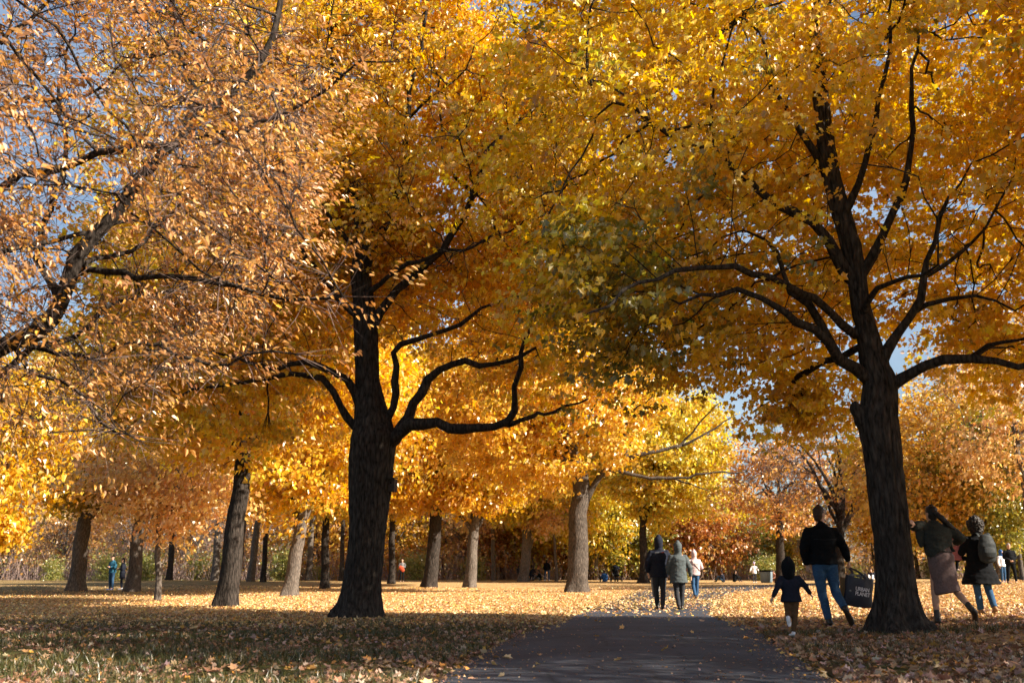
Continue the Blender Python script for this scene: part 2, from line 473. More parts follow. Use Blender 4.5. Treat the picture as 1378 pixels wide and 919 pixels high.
def person(loc, rz, H, label, group=None, pose=None, skin=SKIN, top=None, top_m=None, hem=.80, flare=1.0, puff=1.0, legs=None, legs_m=None, shoes=LEATHER, hood=False, hair=HAIR, hair_len=0.0, hair_puff=0.0, hs=1.0, yaw=0.0, hpitch=0.0,
           curlL=0.5, curlR=0.5, palL=None, palR=None, vox=0.012, name='person', skirt=None, boots=None, bare_legs=False, collar=True, cap=None, belt=None, handdirL=None, handdirR=None, eyes=False, cat='person'):
    s = H / 1.75
    J = {k: np.array(v, float) for k, v in STAND.items()}
    for k, v in (pose or {}).items(): J[k] = np.array(v, float) / 1.0
    if pose is None or not pose.get('_metric'):
        J = {k: v * s for k, v in J.items() if k != '_metric'}
    else:
        for k in list(J):
            if k not in pose: J[k] = J[k] * s
        J.pop('_metric', None)
    hsz = s * hs
    root = empty(name, loc, rz); tag(root, label, cat, group)
    side = J['shR'] - J['shL']; side /= np.linalg.norm(side); side2 = J['hiR'] - J['hiL']; side2 /= np.linalg.norm(side2)
    sd = side * 0.5 + side2 * 0.5
    # body: one continuous surface
    B = [loft([J['pelvis'] - [0, 0, .07 * s], J['pelvis'], J['waist'], J['chest'], J['chest'] * .3 + J['collar'] * .7, J['collar'] + [0, 0, .01 * s], J['neck']],
              [(.13 * s, .10 * s), (.155 * s, .11 * s), (.13 * s, .095 * s), (.155 * s, .11 * s), (.15 * s, .09 * s), (.075 * s, .065 * s), (.052 * s, .056 * s)], ref=sd),
         loft([J['collar'], J['neck'], J['head'] - [0, 0, .05 * hsz]], [.056 * s, .052 * s, .052 * s], ref=sd)]
    hd, f, r, u = head_rings(J['head'], yaw, hsz, hpitch)
    B.append(hd)
    hc = J['head']
    B.append(loft([hc + (f * .088 + u * .02) * hsz, hc + (f * .104 - u * .012) * hsz, hc + (f * .108 - u * .026) * hsz], [.007 * hsz, .011 * hsz, .013 * hsz], ref=r, k=8))
    B.append(loft([hc + (f * .088 - u * .052 - r * .018) * hsz, hc + (f * .092 - u * .052) * hsz, hc + (f * .088 - u * .052 + r * .018) * hsz], [.007 * hsz, .009 * hsz, .007 * hsz], ref=u, k=8))
    for q in (-1, 1):
        B.append(loft([hc + (r * q * .073 + u * .022 - f * .012) * hsz, hc + (r * q * .080 - f * .012) * hsz, hc + (r * q * .073 - u * .028 - f * .004) * hsz], [(.008 * hsz, .017 * hsz)] * 3, ref=r, k=8))
    for q, S in ((-1, 'L'), (1, 'R')):
        B.append(loft([J['collar'] * .6 + J['sh' + S] * .4, J['sh' + S], (J['sh' + S] + J['el' + S]) / 2, J['el' + S]], [.055 * s, .054 * s, .046 * s, .038 * s], ref=(0, 1, 0)))
        B.append(loft([J['el' + S], J['el' + S] * .7 + J['wr' + S] * .3, J['wr' + S]], [.038 * s, .038 * s, .026 * s], ref=(0, 1, 0)))
        dh = np.array((handdirL if S == 'L' else handdirR) if (handdirL if S == 'L' else handdirR) is not None else J['wr' + S] - J['el' + S], float)
        pal = (palL if S == 'L' else palR)
        pal = np.array(pal if pal is not None else (-q * .9, .3, 0.05), float)
        B += hand_parts(J['wr' + S], dh, pal, 1, s * (0.75 + .25 * min(1.2, hs)), curlL if S == 'L' else curlR)
        kn, an, to = J['kn' + S], J['an' + S], J['to' + S]
        hi = J['hi' + S]
        B.append(loft([hi + [0, 0, .02 * s], hi * .6 + kn * .4, kn], [.085 * s, .074 * s, .053 * s], ref=sd))
        B.append(loft([kn, kn * .68 + an * .32 - f * 0, an], [.053 * s, .054 * s, .036 * s], ref=sd))
        ft = to - an; fd = ft / (np.linalg.norm(ft) + 1e-9)
        B.append(loft([an, an + ft * .4, to], [(.034 * s, .04 * s), (.038 * s, .032 * s), (.036 * s, .018 * s)], ref=sd))
    body = link('body', fuse('body', B, vox, skin, smooth=1), root)
    if eyes:
        E = [loft([hc + (f * .084 + r * q * .031 + u * .012) * hsz, hc + (f * .090 + r * q * .031 + u * .012) * hsz], [.010 * hsz, .008 * hsz], ref=r, k=8) for q in (-1, 1)]
        for e_ in E:
            link('eye', fuse('eye', [e_], .003, EYE, smooth=0), root)
    vc = max(vox, 0.013)
    W = .006 * s
    # trousers
    if legs_m is not None:
        L_ = [loft([J['waist'] * .6 + J['pelvis'] * .4, J['pelvis'], J['pelvis'] - [0, 0, .07 * s]], [(.150 * s, .112 * s), (.175 * s, .125 * s), (.155 * s, .12 * s)], ref=side2)]
        for S in 'LR':
            kn, an, hi = J['kn' + S], J['an' + S], J['hi' + S]
            L_.append(loft([hi + [0, 0, .02 * s], hi * .55 + kn * .45, kn], [.102 * s, .090 * s, .070 * s], ref=sd))
            L_.append(loft([kn, kn * .6 + an * .4, an + (kn - an) * .06], [.070 * s, .066 * s, .058 * s], ref=sd, caps=(1, .1)))
        link('trousers', fuse('trousers', L_, vc, legs_m, smooth=2, wrinkle=W, seed=rz + H), root)
    if skirt is not None:
        link('skirt', fuse('skirt', [loft(p_, r_, ref=side2, k=22, caps=(1, .1)) for p_, r_ in skirt[0]], vc, skirt[1], smooth=3, wrinkle=.010, wscale=6), root)
    # shoes
    for S in 'LR':
        kn, an, to = J['kn' + S], J['an' + S], J['to' + S]
        ft = to - an; L = np.linalg.norm(ft); fd = ft / (L + 1e-9)
        ld = (kn - an) / (np.linalg.norm(kn - an) + 1e-9)
        heel = an - ld * .045 * s - fd * .045 * s
        P_ = [loft([heel, an - ld * .04 * s + fd * .05 * s, to - fd * .02 * s, to + fd * .03 * s], [(.040 * s * hs ** .5, .036 * s), (.043 * s * hs ** .5, .036 * s), (.047 * s * hs ** .5, .027 * s), (.038 * s * hs ** .5, .018 * s)], ref=sd),
              loft([an - ld * .05 * s, an + ld * (.015 if boots is None else boots) * s], [(.046 * s, .05 * s), (.045 * s, .048 * s)], ref=sd)]
        link('shoe', fuse('shoe', P_, min(vc, .012), shoes, smooth=1), root)
    # coat or jacket
    if top_m is not None:
        pv, wa, ch, co_ = J['pelvis'], J['waist'], J['chest'], J['collar']
        up = wa - pv; up = up / np.linalg.norm(up)
        hp = pv + np.array([0, 0, 1.0]) * (hem - .95) * s
        T_ = [loft([hp, hp * .5 + (pv + up * .03 * s) * .5, wa, ch, ch * .4 + co_ * .6, co_ + [0, 0, .02 * s], co_ * .5 + J['neck'] * .5],
                   [(.195 * s * flare * puff, .15 * s * flare * puff), (.192 * s * puff * (1 + (flare - 1) * .5), .148 * s * puff * (1 + (flare - 1) * .5)), (.178 * s * puff, .138 * s * puff), (.195 * s * puff, .146 * s * puff), (.185 * s * puff, .12 * s * puff), (.10 * s, .09 * s), (.075 * s, .078 * s)], ref=sd, k=20, caps=(.1, 1))]
        for S in 'LR':
            a, b, c_ = J['sh' + S], J['el' + S], J['wr' + S]
            T_.append(loft([co_ * .5 + a * .5 - [0, 0, .03 * s], a, (a + b) / 2, b], [.070 * s * puff, .076 * s * puff, .070 * s * puff, .060 * s * puff], ref=(0, 1, 0)))
            T_.append(loft([b, (b + c_) / 2, c_ - (c_ - b) * .02], [.060 * s * puff, .054 * s * puff, .045 * s * puff], ref=(0, 1, 0), caps=(1, .1)))
        jacket = link('jacket', fuse('jacket', T_, vc, top_m, smooth=3, wrinkle=.015 * s, wscale=7, seed=H * 3 + rz), root)
    if hood:
        rows = [(-.16, .075, .08, -.01), (-.12, .085, .095, -.015), (-.06, .100, .118, -.02), (0, .104, .128, -.025), (.06, .103, .127, -.03), (.11, .088, .108, -.035), (.145, .055, .07, -.042)]
        hh, *_ = head_rings(J['head'] + f * -.012 * hsz, yaw, hsz * 1.02, hpitch, 0, rows)
        link('hood', fuse('hood', [hh, loft([J['collar'], J['neck'] - f * .02 * s], [(.115 * s, .10 * s), (.098 * s, .098 * s)], ref=sd)], vc, hood if hood is not True else top_m, smooth=2, wrinkle=.005 * s), root)
    elif hair is not None:
        rows = [(-.07, .060, .055, -.045), (-.03, .074, .078, -.032), (.02, .082, .088, -.022), (.07, .080, .100, -.012), (.105, .062, .080, -.012), (.128, .03, .04, -.012)]
        hh, *_ = head_rings(J['head'], yaw, hsz, hpitch, hair_puff, rows)
        P_ = [hh]
        if hair_len:
            P_.append(loft([J['head'] - f * .07 * hsz, J['head'] - f * .10 * hsz - u * hair_len * .5, J['head'] - f * .09 * hsz - u * hair_len], [(.07 * hsz, .05 * hsz), (.075 * hsz, .045 * hsz), (.04 * hsz, .025 * hsz)], ref=r))
        link('hair', fuse('hair', P_, min(vc, .012), hair, smooth=1, wrinkle=.006 + hair_puff * .35, wscale=22 + hair_puff * 260), root)
    if cap is not None:
        rows = [(.03, .086, .104, -.004), (.08, .080, .098, -.006), (.13, .055, .07, -.008), (.19, .02, .025, -.012)]
        hh, *_ = head_rings(J['head'], yaw, hsz, hpitch, 0, rows)
        link('hat', fuse('hat', [hh], min(vc, .012), cap, smooth=1), root)
    return root, J, s

# 1 the man with the tote bag
def stand_at(px, py): return on_ground(px, py)
p = stand_at(1114, 843)
man, J, s = person(p, 0.0, 1.80, 'man in black jacket and blue jeans with glasses, walking away carrying shopping bags', top_m=CB['black'], hem=.90, puff=1.10, legs_m=CB['denim'], shoes=LEATHER, hair=HAIRB, yaw=R(-58), vox=.008, eyes=True,
    pose=dict(_metric=1, shL=(-.20, 0, 1.41), shR=(.20, 0, 1.41), elL=(-.30, -.02, 1.17), elR=(.32, -.02, 1.18), wrL=(-.235, .06, .92), wrR=(.40, .04, .97), hiL=(-.085, 0, .94), hiR=(.11, 0, .94), knL=(-.045, .03, .50), anL=(.03, .02, .09), toL=(.03, .19, .03),
              knR=(.165, .03, .51), anR=(.185, -.30, .27), toR=(.285, -.245, .07)), curlR=1.35, curlL=.55, handdirR=(.12, .05, -1), handdirL=(.10, .1, -1))
link('back_seam', fuse('back_seam', [loft([(-.17, -.145, 1.30), (0, -.163, 1.285), (.17, -.145, 1.30)], [(.004, .004)] * 3)], .004, CB['charcoal'], smooth=0), man)
hc = J['head']; yw = R(-58); f = np.array([-math.sin(yw), math.cos(yw), 0]); r_ = np.array([math.cos(yw), math.sin(yw), 0])
G = []
for q in (-1, 1):
    c0 = hc + f * .098 + r_ * q * .032 + np.array([0, 0, .014])
    an_ = np.linspace(0, 2 * math.pi, 13)
    G.append(loft([c0 + r_ * math.cos(t) * .024 + np.array([0, 0, math.sin(t) * .017]) for t in an_], [.0028] * 13, ref=f, k=6))
    G.append(loft([c0 + r_ * q * .024, hc + r_ * q * .080 + f * .04 + np.array([0, 0, .018]), hc + r_ * q * .082 - f * .01 + np.array([0, 0, .014])], [.0028] * 3, ref=(0, 0, 1), k=6))
G.append(loft([hc + f * .100 - r_ * .009 + np.array([0, 0, .018]), hc + f * .100 + r_ * .009 + np.array([0, 0, .018])], [.0025] * 2, ref=(0, 0, 1), k=6))
V = []; Fc = []; b = 0
for v, fq in G: V.append(v); Fc += [tuple(i + b for i in q) for q in fq]; b += len(v)
me = bpy.data.meshes.new('glasses'); me.from_pydata(np.vstack(V).tolist(), [], Fc); me.materials.append(LEATHER); link('glasses', me, man)

# the bags in his right hand
def soft_bag(name, label, cat, loc, rz, w, h, d, m, tilt, sag=.03, seed=0.0):
    root = empty(name, loc, rz); tag(root, label, cat); root.rotation_euler = (0, tilt, rz)
    bm = bmesh.new(); nx_, nz_ = 18, 16
    def P(i, k_, sgn):
        u = i / nx_ * 2 - 1; t = k_ / nz_
        bul = (1 - abs(u) ** 2.6) ** .6 * (.35 + .65 * math.sin(math.pi * min(1, t * .78 + .0)))
        wid = 1 + .05 * (1 - t) + .03 * math.sin(t * 9 + seed)
        zz = -h * (1 - t) - sag * (1 - u * u) * (1 - t) - (.025 * (1 - u * u)) * t
        nz = mnoise.noise((u * 2.2 + seed, t * 2.5, sgn * 3.0)) * .02
        return Vector((u * w / 2 * wid, sgn * (d / 2 * bul + .004) + nz * bul, zz))
    gridv = {}
    for sgn in (-1, 1):
        for i in range(nx_ + 1):
            for k_ in range(nz_ + 1): gridv[sgn, i, k_] = bm.verts.new(P(i, k_, sgn))
    for sgn in (-1, 1):
        for i in range(nx_):
            for k_ in range(nz_):
                q = [gridv[sgn, i, k_], gridv[sgn, i + 1, k_], gridv[sgn, i + 1, k_ + 1], gridv[sgn, i, k_ + 1]]
                bm.faces.new(q if sgn < 0 else q[::-1])
    for i in range(nx_): bm.faces.new([gridv[1, i, 0], gridv[1, i + 1, 0], gridv[-1, i + 1, 0], gridv[-1, i, 0]])
    for k_ in range(nz_):
        bm.faces.new([gridv[-1, 0, k_], gridv[-1, 0, k_ + 1], gridv[1, 0, k_ + 1], gridv[1, 0, k_]])
        bm.faces.new([gridv[1, nx_, k_], gridv[1, nx_, k_ + 1], gridv[-1, nx_, k_ + 1], gridv[-1, nx_, k_]])
    me = bpy.data.meshes.new('bag_body'); bm.to_mesh(me); bm.free(); me.materials.append(m)
    for q in me.polygons: q.use_smooth = True
    link('bag_body', me, root)
    return root
hw = np.array(p) + J['wrR']
hand_c = hw + np.array([.012, .005, -.105])
bagm = cloth('tote', (.014, .018, .035), rough=0.5, spec=0.5)
bag = soft_bag('tote_bag', 'navy tote bag with white lettering hanging from the man\'s right hand', 'bag', hand_c + np.array([.135, -.03, -.125]), 0.0, .42, .43, .13, bagm, R(9), seed=1.0)
# two strap loops up to the fist
inv = bag.matrix_basis.inverted()
for q in (-1, 1):
    top = inv @ Vector(hand_c + np.array([0, 0, .012]))
    pts = [(-.10, q * .02, -.03), (-.10 * .6 + top.x * .4, q * .018, top.z * .5), (top.x - .012, q * .006 + top.y, top.z - .004), (top.x + .012, q * .006 + top.y, top.z - .004), (.10 * .6 + top.x * .4, q * .018, top.z * .5), (.10, q * .02, -.03)]
    v, fq = loft(resample(pts, .02), [(.014, .003)] * len(resample(pts, .02)), ref=(0, 1, 0) if False else (1, 0, 0.2), k=8)
    me = bpy.data.meshes.new('strap'); me.from_pydata(v.tolist(), [], fq); me.materials.append(bagm); link('strap', me, bag)
# pale contents showing at the mouth of the tote
stuff_ = [loft([(-.16, 0, -.035), (-.10, .0, .015), (-.02, .01, .01)], [.03, .035, .03]), loft([(.02, 0, 0), (.07, 0, .035), (.13, .01, -.02)], [.03, .032, .028])]
for q in stuff_:
    o = link('folded_cloth', fuse('folded_cloth', [q], .008, CB['grey'], smooth=1, wrinkle=.006, wscale=25), None); o.parent = bag
def lettering(txt, size, loc, rot, parent, m, name='lettering', squash=1.0):
    cu = bpy.data.curves.new(name, 'FONT'); cu.body = txt; cu.size = size; cu.extrude = .0012; cu.offset = size * .012; cu.align_x = 'LEFT'; cu.space_character = 0.95
    o = bpy.data.objects.new(name, cu); COL.objects.link(o)
    dg = bpy.context.evaluated_depsgraph_get(); dg.update()
    me = bpy.data.meshes.new_from_object(o.evaluated_get(dg)); bpy.data.objects.remove(o)
    me.materials.append(m)
    t = link(name, me, parent, loc); t.rotation_euler = rot; t.scale = (squash, 1, 1)
    return t
WHITE = plain('white_print', (.80, .80, .84), var=.03)
lettering('URBAN', .082, (-.075, -.082, -.215), (R(90), 0, 0), bag, WHITE, squash=.80)
lettering('PLANET', .082, (-.075, -.085, -.285), (R(90), 0, 0), bag, WHITE, squash=.80)
v, fq = loft([(-.148, -.060, -.235), (-.148, -.066, -.235)], [.018, .018]); me = bpy.data.meshes.new('round_mark'); me.from_pydata(v.tolist(), [], fq); me.materials.append(CB['grey']); link('round_mark', me, bag)
paper = plain('brown_paper', (.30, .17, .07), var=.12, nscale=12)
pb = soft_bag('paper_bag', 'brown paper bag hanging behind the navy tote bag', 'bag', hand_c + np.array([-.01, .09, -.13]), R(12), .26, .40, .12, paper, R(3), seed=4.0)
top = pb.matrix_basis.inverted() @ Vector(hand_c + np.array([0, .0, .0]))
pts = resample([(-.06, 0, -.03), (top.x - .01, top.y, top.z - .012), (top.x + .01, top.y, top.z - .012), (.06, 0, -.03)], .02)
v, fq = loft(pts, [.004] * len(pts), k=8); me = bpy.data.meshes.new('strap'); me.from_pydata(v.tolist(), [], fq); me.materials.append(paper); link('strap', me, pb)

# 2 the hooded child
p = stand_at(1068, 857)
person(p, 0.0, 1.0, 'small child in hooded dark jacket and tan trousers with white sneakers, mid-stride', pose=dict(_metric=1, pelvis=(0, 0, .50), waist=(.0, 0, .56), chest=(0, 0, .68), collar=(0, 0, .765), neck=(0, .01, .80), head=(-.02, .015, .872),
    shL=(-.115, 0, .745), shR=(.115, 0, .745), elL=(-.185, -.02, .62), elR=(.185, -.02, .65), wrL=(-.245, .0, .505), wrR=(.255, .0, .55), hiL=(-.05, 0, .48), hiR=(.05, 0, .48), knL=(-.045, .04, .29), anL=(-.10, -.17, .245), toL=(-.095, -.185, .165), knR=(.035, .01, .27), anR=(.0, -.01, .06), toR=(-.01, .10, .025)),
    top_m=CB['navy'], hem=.86, puff=1.16, flare=1.12, legs_m=CB['tan'], shoes=SNEAK, hood=CB['black'], hs=1.5, vox=.007, cat='child', curlL=.7, curlR=.7)

# 3 the woman leaning on the trunk
p = stand_at(1268, 838); 
wy = 15.25
wz = float(ground_h((1268 - 689) / F * wy / 1.03, wy)); p = np.array([(1268 - 689) / F * wy / 1.028, wy, wz])
wom, J, s = person(p, 0.0, 1.72, 'woman with dark ponytail in olive jacket and mauve skirt leaning a hand on the trunk', vox=.008, top_m=CB['olive'], hem=1.05, puff=1.20, flare=1.0, legs_m=None, shoes=LEATHER, hair=HAIR, yaw=R(18), eyes=True, boots=.13,
    pose=dict(_metric=1, pelvis=(.01, 0, .97), waist=(-.01, .01, 1.10), chest=(-.02, .03, 1.30), collar=(-.03, .05, 1.45), neck=(-.035, .07, 1.52), head=(-.04, .09, 1.62), shL=(-.215, .04, 1.435), shR=(.185, .06, 1.40), elL=(-.36, -.02, 1.43), wrL=(-.44, -.22, 1.45), elR=(.37, .06, 1.26), wrR=(.37, .27, 1.20),
              hiL=(-.08, 0, .93), hiR=(.10, 0, .93), knL=(-.12, .03, .50), anL=(-.13, .0, .09), toL=(-.14, .16, .03), knR=(.17, -.02, .50), anR=(.28, -.28, .22), toR=(.345, -.20, .06)),
    handdirL=(-.5, -.75, .25), palL=(-.8, .5, 0), curlL=.25,
    skirt=([([(.0, .01, 1.13), (.01, 0, .99), (.01, 0, .84), (.03, -.01, .62), (.055, -.03, .46)], [(.145, .11), (.192, .145), (.195, .15), (.185, .14), (.195, .17)])], CB['mauve']))
# loose cuff of the raised sleeve and a ponytail blown over her shoulder
hc = J['head']
link('ponytail', fuse('ponytail', [loft([hc + [.02, -.09, .02], hc + [.09, -.13, -.06], hc + [.20, -.12, -.17], hc + [.30, -.10, -.24]], [(.04, .035), (.05, .035), (.04, .03), (.015, .012)])], .009, HAIR, smooth=1, wrinkle=.008, wscale=24), wom)
link('sleeve_drape', fuse('sleeve_drape', [loft([(-.27, .0, 1.37), (-.28, -.01, 1.25), (-.27, -.01, 1.14)], [(.075, .05), (.06, .045), (.035, .03)])], .012, CB['olive'], smooth=2, wrinkle=.008), wom)

# 4 the curly-haired woman with a backpack, a toddler on her arm
p = stand_at(1325, 828)
cw, J, s = person(p, 0.0, 1.66, 'curly dark-haired woman in flared black coat and jeans with tan boots, walking away', vox=.009, top_m=CB['black'], hem=.57, puff=1.14, flare=1.62, legs_m=CB['denim'], shoes=LEATHERT, hair=HAIR, hair_puff=.065, hair_len=.24, yaw=R(14), boots=.06,
    pose=dict(_metric=1, elL=(-.27, .06, 1.10), wrL=(-.16, .26, 1.10), elR=(.24, .0, 1.09), wrR=(.20, .20, .98), knL=(-.07, .03, .48), anL=(-.04, .03, .085), toL=(-.05, .18, .03), knR=(.11, .0, .48), anR=(.13, -.14, .13), toR=(.14, -.03, .03)))
cp_ = np.array(p)
bk = empty('backpack', cp_ + np.array([.06, -.23, 1.16])); tag(bk, 'dark grey backpack on the curly-haired woman\'s back', 'backpack')
bpm = cloth('backpack', (.03, .036, .04), rough=0.6)
link('pack_body', fuse('pack_body', [loft([(0, 0, -.20), (0, -.005, -.10), (0, -.01, .05), (0, 0, .20)], [(.145, .075), (.165, .09), (.16, .085), (.11, .06)])], .012, bpm, smooth=2, wrinkle=.005), bk)
link('pocket', fuse('pocket', [loft([(0, -.085, -.15), (0, -.095, -.08), (0, -.085, 0)], [(.10, .03), (.115, .035), (.10, .025)])], .01, bpm, smooth=1), bk)
for q in (-1, 1):
    pts = resample([(q * .09, .04, .17), (q * .10, .10, .26), (q * .10, .22, .27)], .03)
    v, fq = loft(pts, [(.022, .006)] * len(pts)); me = bpy.data.meshes.new('strap'); me.from_pydata(v.tolist(), [], fq); me.materials.append(bpm); link('strap', me, bk)
person(cp_ + np.array([-.31, .17, .90]), R(-65), .82, 'toddler in pink jacket with dark boots, carried on the arm of the curly-haired woman', vox=.009, top_m=CB['pink'], hem=.86, puff=1.15, legs_m=CB['black'], shoes=LEATHER, hood=CB['pink'], hs=1.4, cat='child',
    pose=dict(_metric=1, pelvis=(0, 0, .10), waist=(0, .0, .17), chest=(0, .01, .29), collar=(0, .01, .38), neck=(0, .02, .42), head=(0, .03, .50), shL=(-.10, 0, .36), shR=(.10, 0, .36), elL=(-.13, .06, .26), elR=(.13, .06, .26), wrL=(-.07, .15, .27), wrR=(.07, .15, .27),
              hiL=(-.055, .01, .09), hiR=(.055, .01, .09), knL=(-.13, .15, .08), knR=(.13, .15, .08), anL=(-.15, .14, -.10), anR=(.15, .14, -.10), toL=(-.16, .22, -.12), toR=(.16, .22, -.12)))

# 5 the hooded couple on the path and the walkers ahead of them
walkA = dict(knL=(-.09, .06, .51), anL=(-.06, .08, .10), toL=(-.06, .25, .05), knR=(.08, .02, .50), anR=(.03, -.16, .10), toR=(.035, -.01, .03))
walkB = dict(knR=(.09, .06, .51), anR=(.07, .08, .10), toR=(.07, .25, .05), knL=(-.07, .02, .50), anL=(-.04, -.14, .10), toL=(-.04, .01, .03))
p = stand_at(889, 821)
hm, J, s = person(p, 0.0, 1.78, 'taller hooded walker in navy jacket with white sleeve stripe, on the path', top_m=CB['navy'], hem=.80, puff=1.18, legs_m=CB['charcoal'], shoes=LEATHER, hood=True, pose=dict(walkA, elL=(-.30, -.02, 1.14), wrL=(-.27, .10, .92), elR=(.31, -.02, 1.15), wrR=(.28, .12, .95)), hs=1.05)
link('reflective_stripe', fuse('reflective_stripe', [loft([(.27 * s, -.075 * s, 1.29 * s), (.335 * s, -.055 * s, 1.265 * s)], [.012, .012])], .006, WHITE, smooth=0), hm)
link('back_print', fuse('back_print', [loft([(-.12 * s, -.150 * s, 1.385 * s), (.03 * s, -.155 * s, 1.39 * s)], [.008, .008])], .005, CB['grey'], smooth=0), hm)
link('red_print', fuse('red_print', [loft([(.05 * s, -.152 * s, 1.39 * s), (.11 * s, -.148 * s, 1.40 * s)], [.012, .012])], .005, CB['red'], smooth=0), hm)
p = stand_at(915, 821)
person(p, 0.0, 1.62, 'shorter hooded walker in grey-green belted coat, on the path', top_m=CB['slate'], hem=.72, puff=1.16, flare=1.08, legs_m=CB['charcoal'], shoes=LEATHER, hood=True, pose=dict(walkB, elL=(-.28, .0, 1.13), wrL=(-.24, .12, .93), elR=(.30, -.03, 1.12), wrR=(.33, .02, .88)), hs=1.05)
p = stand_at(936, 805)
pw, J, s = person(p, R(4), 1.66, 'walker in pale pink hooded jacket and blue jeans with shoulder strap', top_m=CB['pale'], hem=.86, puff=1.14, legs_m=CB['denim'], shoes=LEATHER, hood=CB['pale'], pose=dict(walkB, elR=(.29, .0, 1.14), wrR=(.20, .20, 1.08), elL=(-.27, 0, 1.14), wrL=(-.2, .2, 1.0)))
link('shoulder_strap', fuse('shoulder_strap', [loft([(-.15 * s, -.13 * s, 1.42 * s), (0, -.17 * s, 1.22 * s), (.19 * s, -.13 * s, 1.0 * s)], [(.016, .009)] * 3)], .007, CB['charcoal'], smooth=0), pw)
p = stand_at(883, 807)
person(p, 0.0, 1.62, 'walker in grey trousers and white shoes, mostly hidden in front of the taller hooded walker', top_m=CB['charcoal'], hem=.82, puff=1.08, legs_m=CB['grey'], shoes=SNEAK, hood=True, pose=walkA)

# 6 people standing about the lawn
def sit(k=1.0): return dict(_metric=1, pelvis=(0, 0, .12), waist=(0, .0, .26), chest=(0, .04, .46), collar=(0, .07, .59), neck=(0, .10, .66), head=(0, .13, .76), shL=(-.17, .06, .57), shR=(.17, .06, .57), elL=(-.24, .16, .34), elR=(.24, .16, .34), wrL=(-.12, .34, .30), wrR=(.12, .34, .30),
                            hiL=(-.09, .02, .12), hiR=(.09, .02, .12), knL=(-.14, .38, .42), knR=(.14, .38, .42), anL=(-.12, .58, .09), anR=(.12, .58, .09), toL=(-.12, .72, .04), toR=(.12, .72, .04))
def far_person(px, Y, H, rz, label, **k):
    v = k.pop('v', None)
    q = on_ground(px, v) if v else spot(px, Y)
    return person(q, R(rz), H, label, vox=k.pop('vox', .013), **k)
hold = dict(elL=(-.25, .02, 1.13), wrL=(-.10, .22, 1.16), elR=(.25, .02, 1.13), wrR=(.10, .22, 1.16))
far_person(149, 0, 1.78, 150, 'man in teal jacket and light jeans standing on the grass by the pale trunks', v=793.5, top_m=CB['teal'], hem=.88, puff=1.14, legs_m=CB['denim'], shoes=CB['blue'], hair=HAIR, pose=hold, eyes=True)
far_person(163, 0, 1.66, 110, 'woman in long dark coat and white shoes facing the man in teal', v=793, top_m=CB['navy'], hem=.62, puff=1.08, legs_m=CB['navy'], shoes=SNEAK, hair=HAIR, hair_len=.15, pose=hold)
far_person(541, 78, 1.72, 180, 'lone figure in black trousers holding a red jacket beside the narrow dark trunk', top_m=CB['grey'], hem=.95, legs_m=CB['black'], hair=HAIR, pose=hold)
q = spot(541, 78); jk = empty('red_jacket', q + np.array([0, -.30, 1.02])); tag(jk, 'bright red-orange jacket held in front of the lone figure', 'jacket')
link('folded_jacket', fuse('folded_jacket', [loft([(-.16, 0, .12), (0, -.03, .0), (.14, 0, -.20)], [(.13, .06), (.17, .08), (.12, .05)])], .015, CB['red'], smooth=2, wrinkle=.01), jk)
PY = 84
far_person(705, PY, 1.74, -70, 'tall dark-coated adult bending forward at the left of the picnic group', top_m=CB['black'], hem=.60, puff=1.1, legs_m=CB['navy'], hair=HAIR, hair_len=.2, pose=dict(chest=(0, .10, 1.28), collar=(0, .18, 1.40), neck=(0, .24, 1.46), head=(0, .30, 1.55), shL=(-.17, .15, 1.37), shR=(.17, .15, 1.37), elL=(-.2, .25, 1.12), elR=(.2, .25, 1.12), wrL=(-.15, .42, 1.0), wrR=(.15, .42, 1.0)))
far_person(715, PY + 1, 1.5, -60, 'dark figure crouching with knees apart in the picnic group', top_m=CB['navy'], hem=.72, puff=1.15, legs_m=CB['navy'], hair=HAIR,
           pose=dict(pelvis=(0, -.10, .62), waist=(0, .0, .76), chest=(0, .12, .94), collar=(0, .20, 1.06), neck=(0, .25, 1.12), head=(0, .31, 1.22), shL=(-.19, .18, 1.04), shR=(.19, .18, 1.04), elL=(-.24, .28, .8), elR=(.24, .28, .8), wrL=(-.14, .42, .7), wrR=(.14, .42, .7), hiL=(-.09, -.08, .60), hiR=(.09, -.08, .60), knL=(-.24, .14, .42), knR=(.24, .14, .42), anL=(-.22, -.04, .09), anR=(.22, -.04, .09), toL=(-.25, .12, .03), toR=(.25, .12, .03)))
far_person(736, PY, 1.72, 0, 'dark-jacketed adult in blue jeans standing at the right of the picnic group', top_m=CB['black'], hem=.84, puff=1.16, legs_m=CB['denim'], shoes=SNEAK, hair=HAIR, hair_len=.2, pose=dict(chest=(0, .06, 1.29), head=(0, .16, 1.57), neck=(0, .1, 1.48), knL=(-.16, .02, .5), knR=(.16, .02, .5), anL=(-.18, -.02, .085), anR=(.18, -.02, .085)))
far_person(727, PY, 1.5, 75, 'dark figure sitting on the ground between the picnic adults', top_m=CB['black'], hem=.86, legs_m=CB['grey'], hair=HAIR, pose=sit())
far_person(698, PY + 3, 1.2, 0, 'short dark-clothed child at the far left of the picnic group', top_m=CB['charcoal'], hem=.84, legs_m=CB['charcoal'], shoes=SNEAK, hair=HAIR, hs=1.2, cat='child')
far_person(814, 80, 1.6, 20, 'seated person in blue jacket with white collar by the stroller', top_m=CB['blue'], hem=.86, puff=1.2, legs_m=CB['navy'], hair=HAIR, pose=sit(), cap=None)
far_person(973, 78, 1.5, 60, 'seated figure in dark blue beyond the grey path, nearest the pale pink walker', top_m=CB['navy'], hem=.86, legs_m=CB['denim'], hair=HAIR, pose=sit())
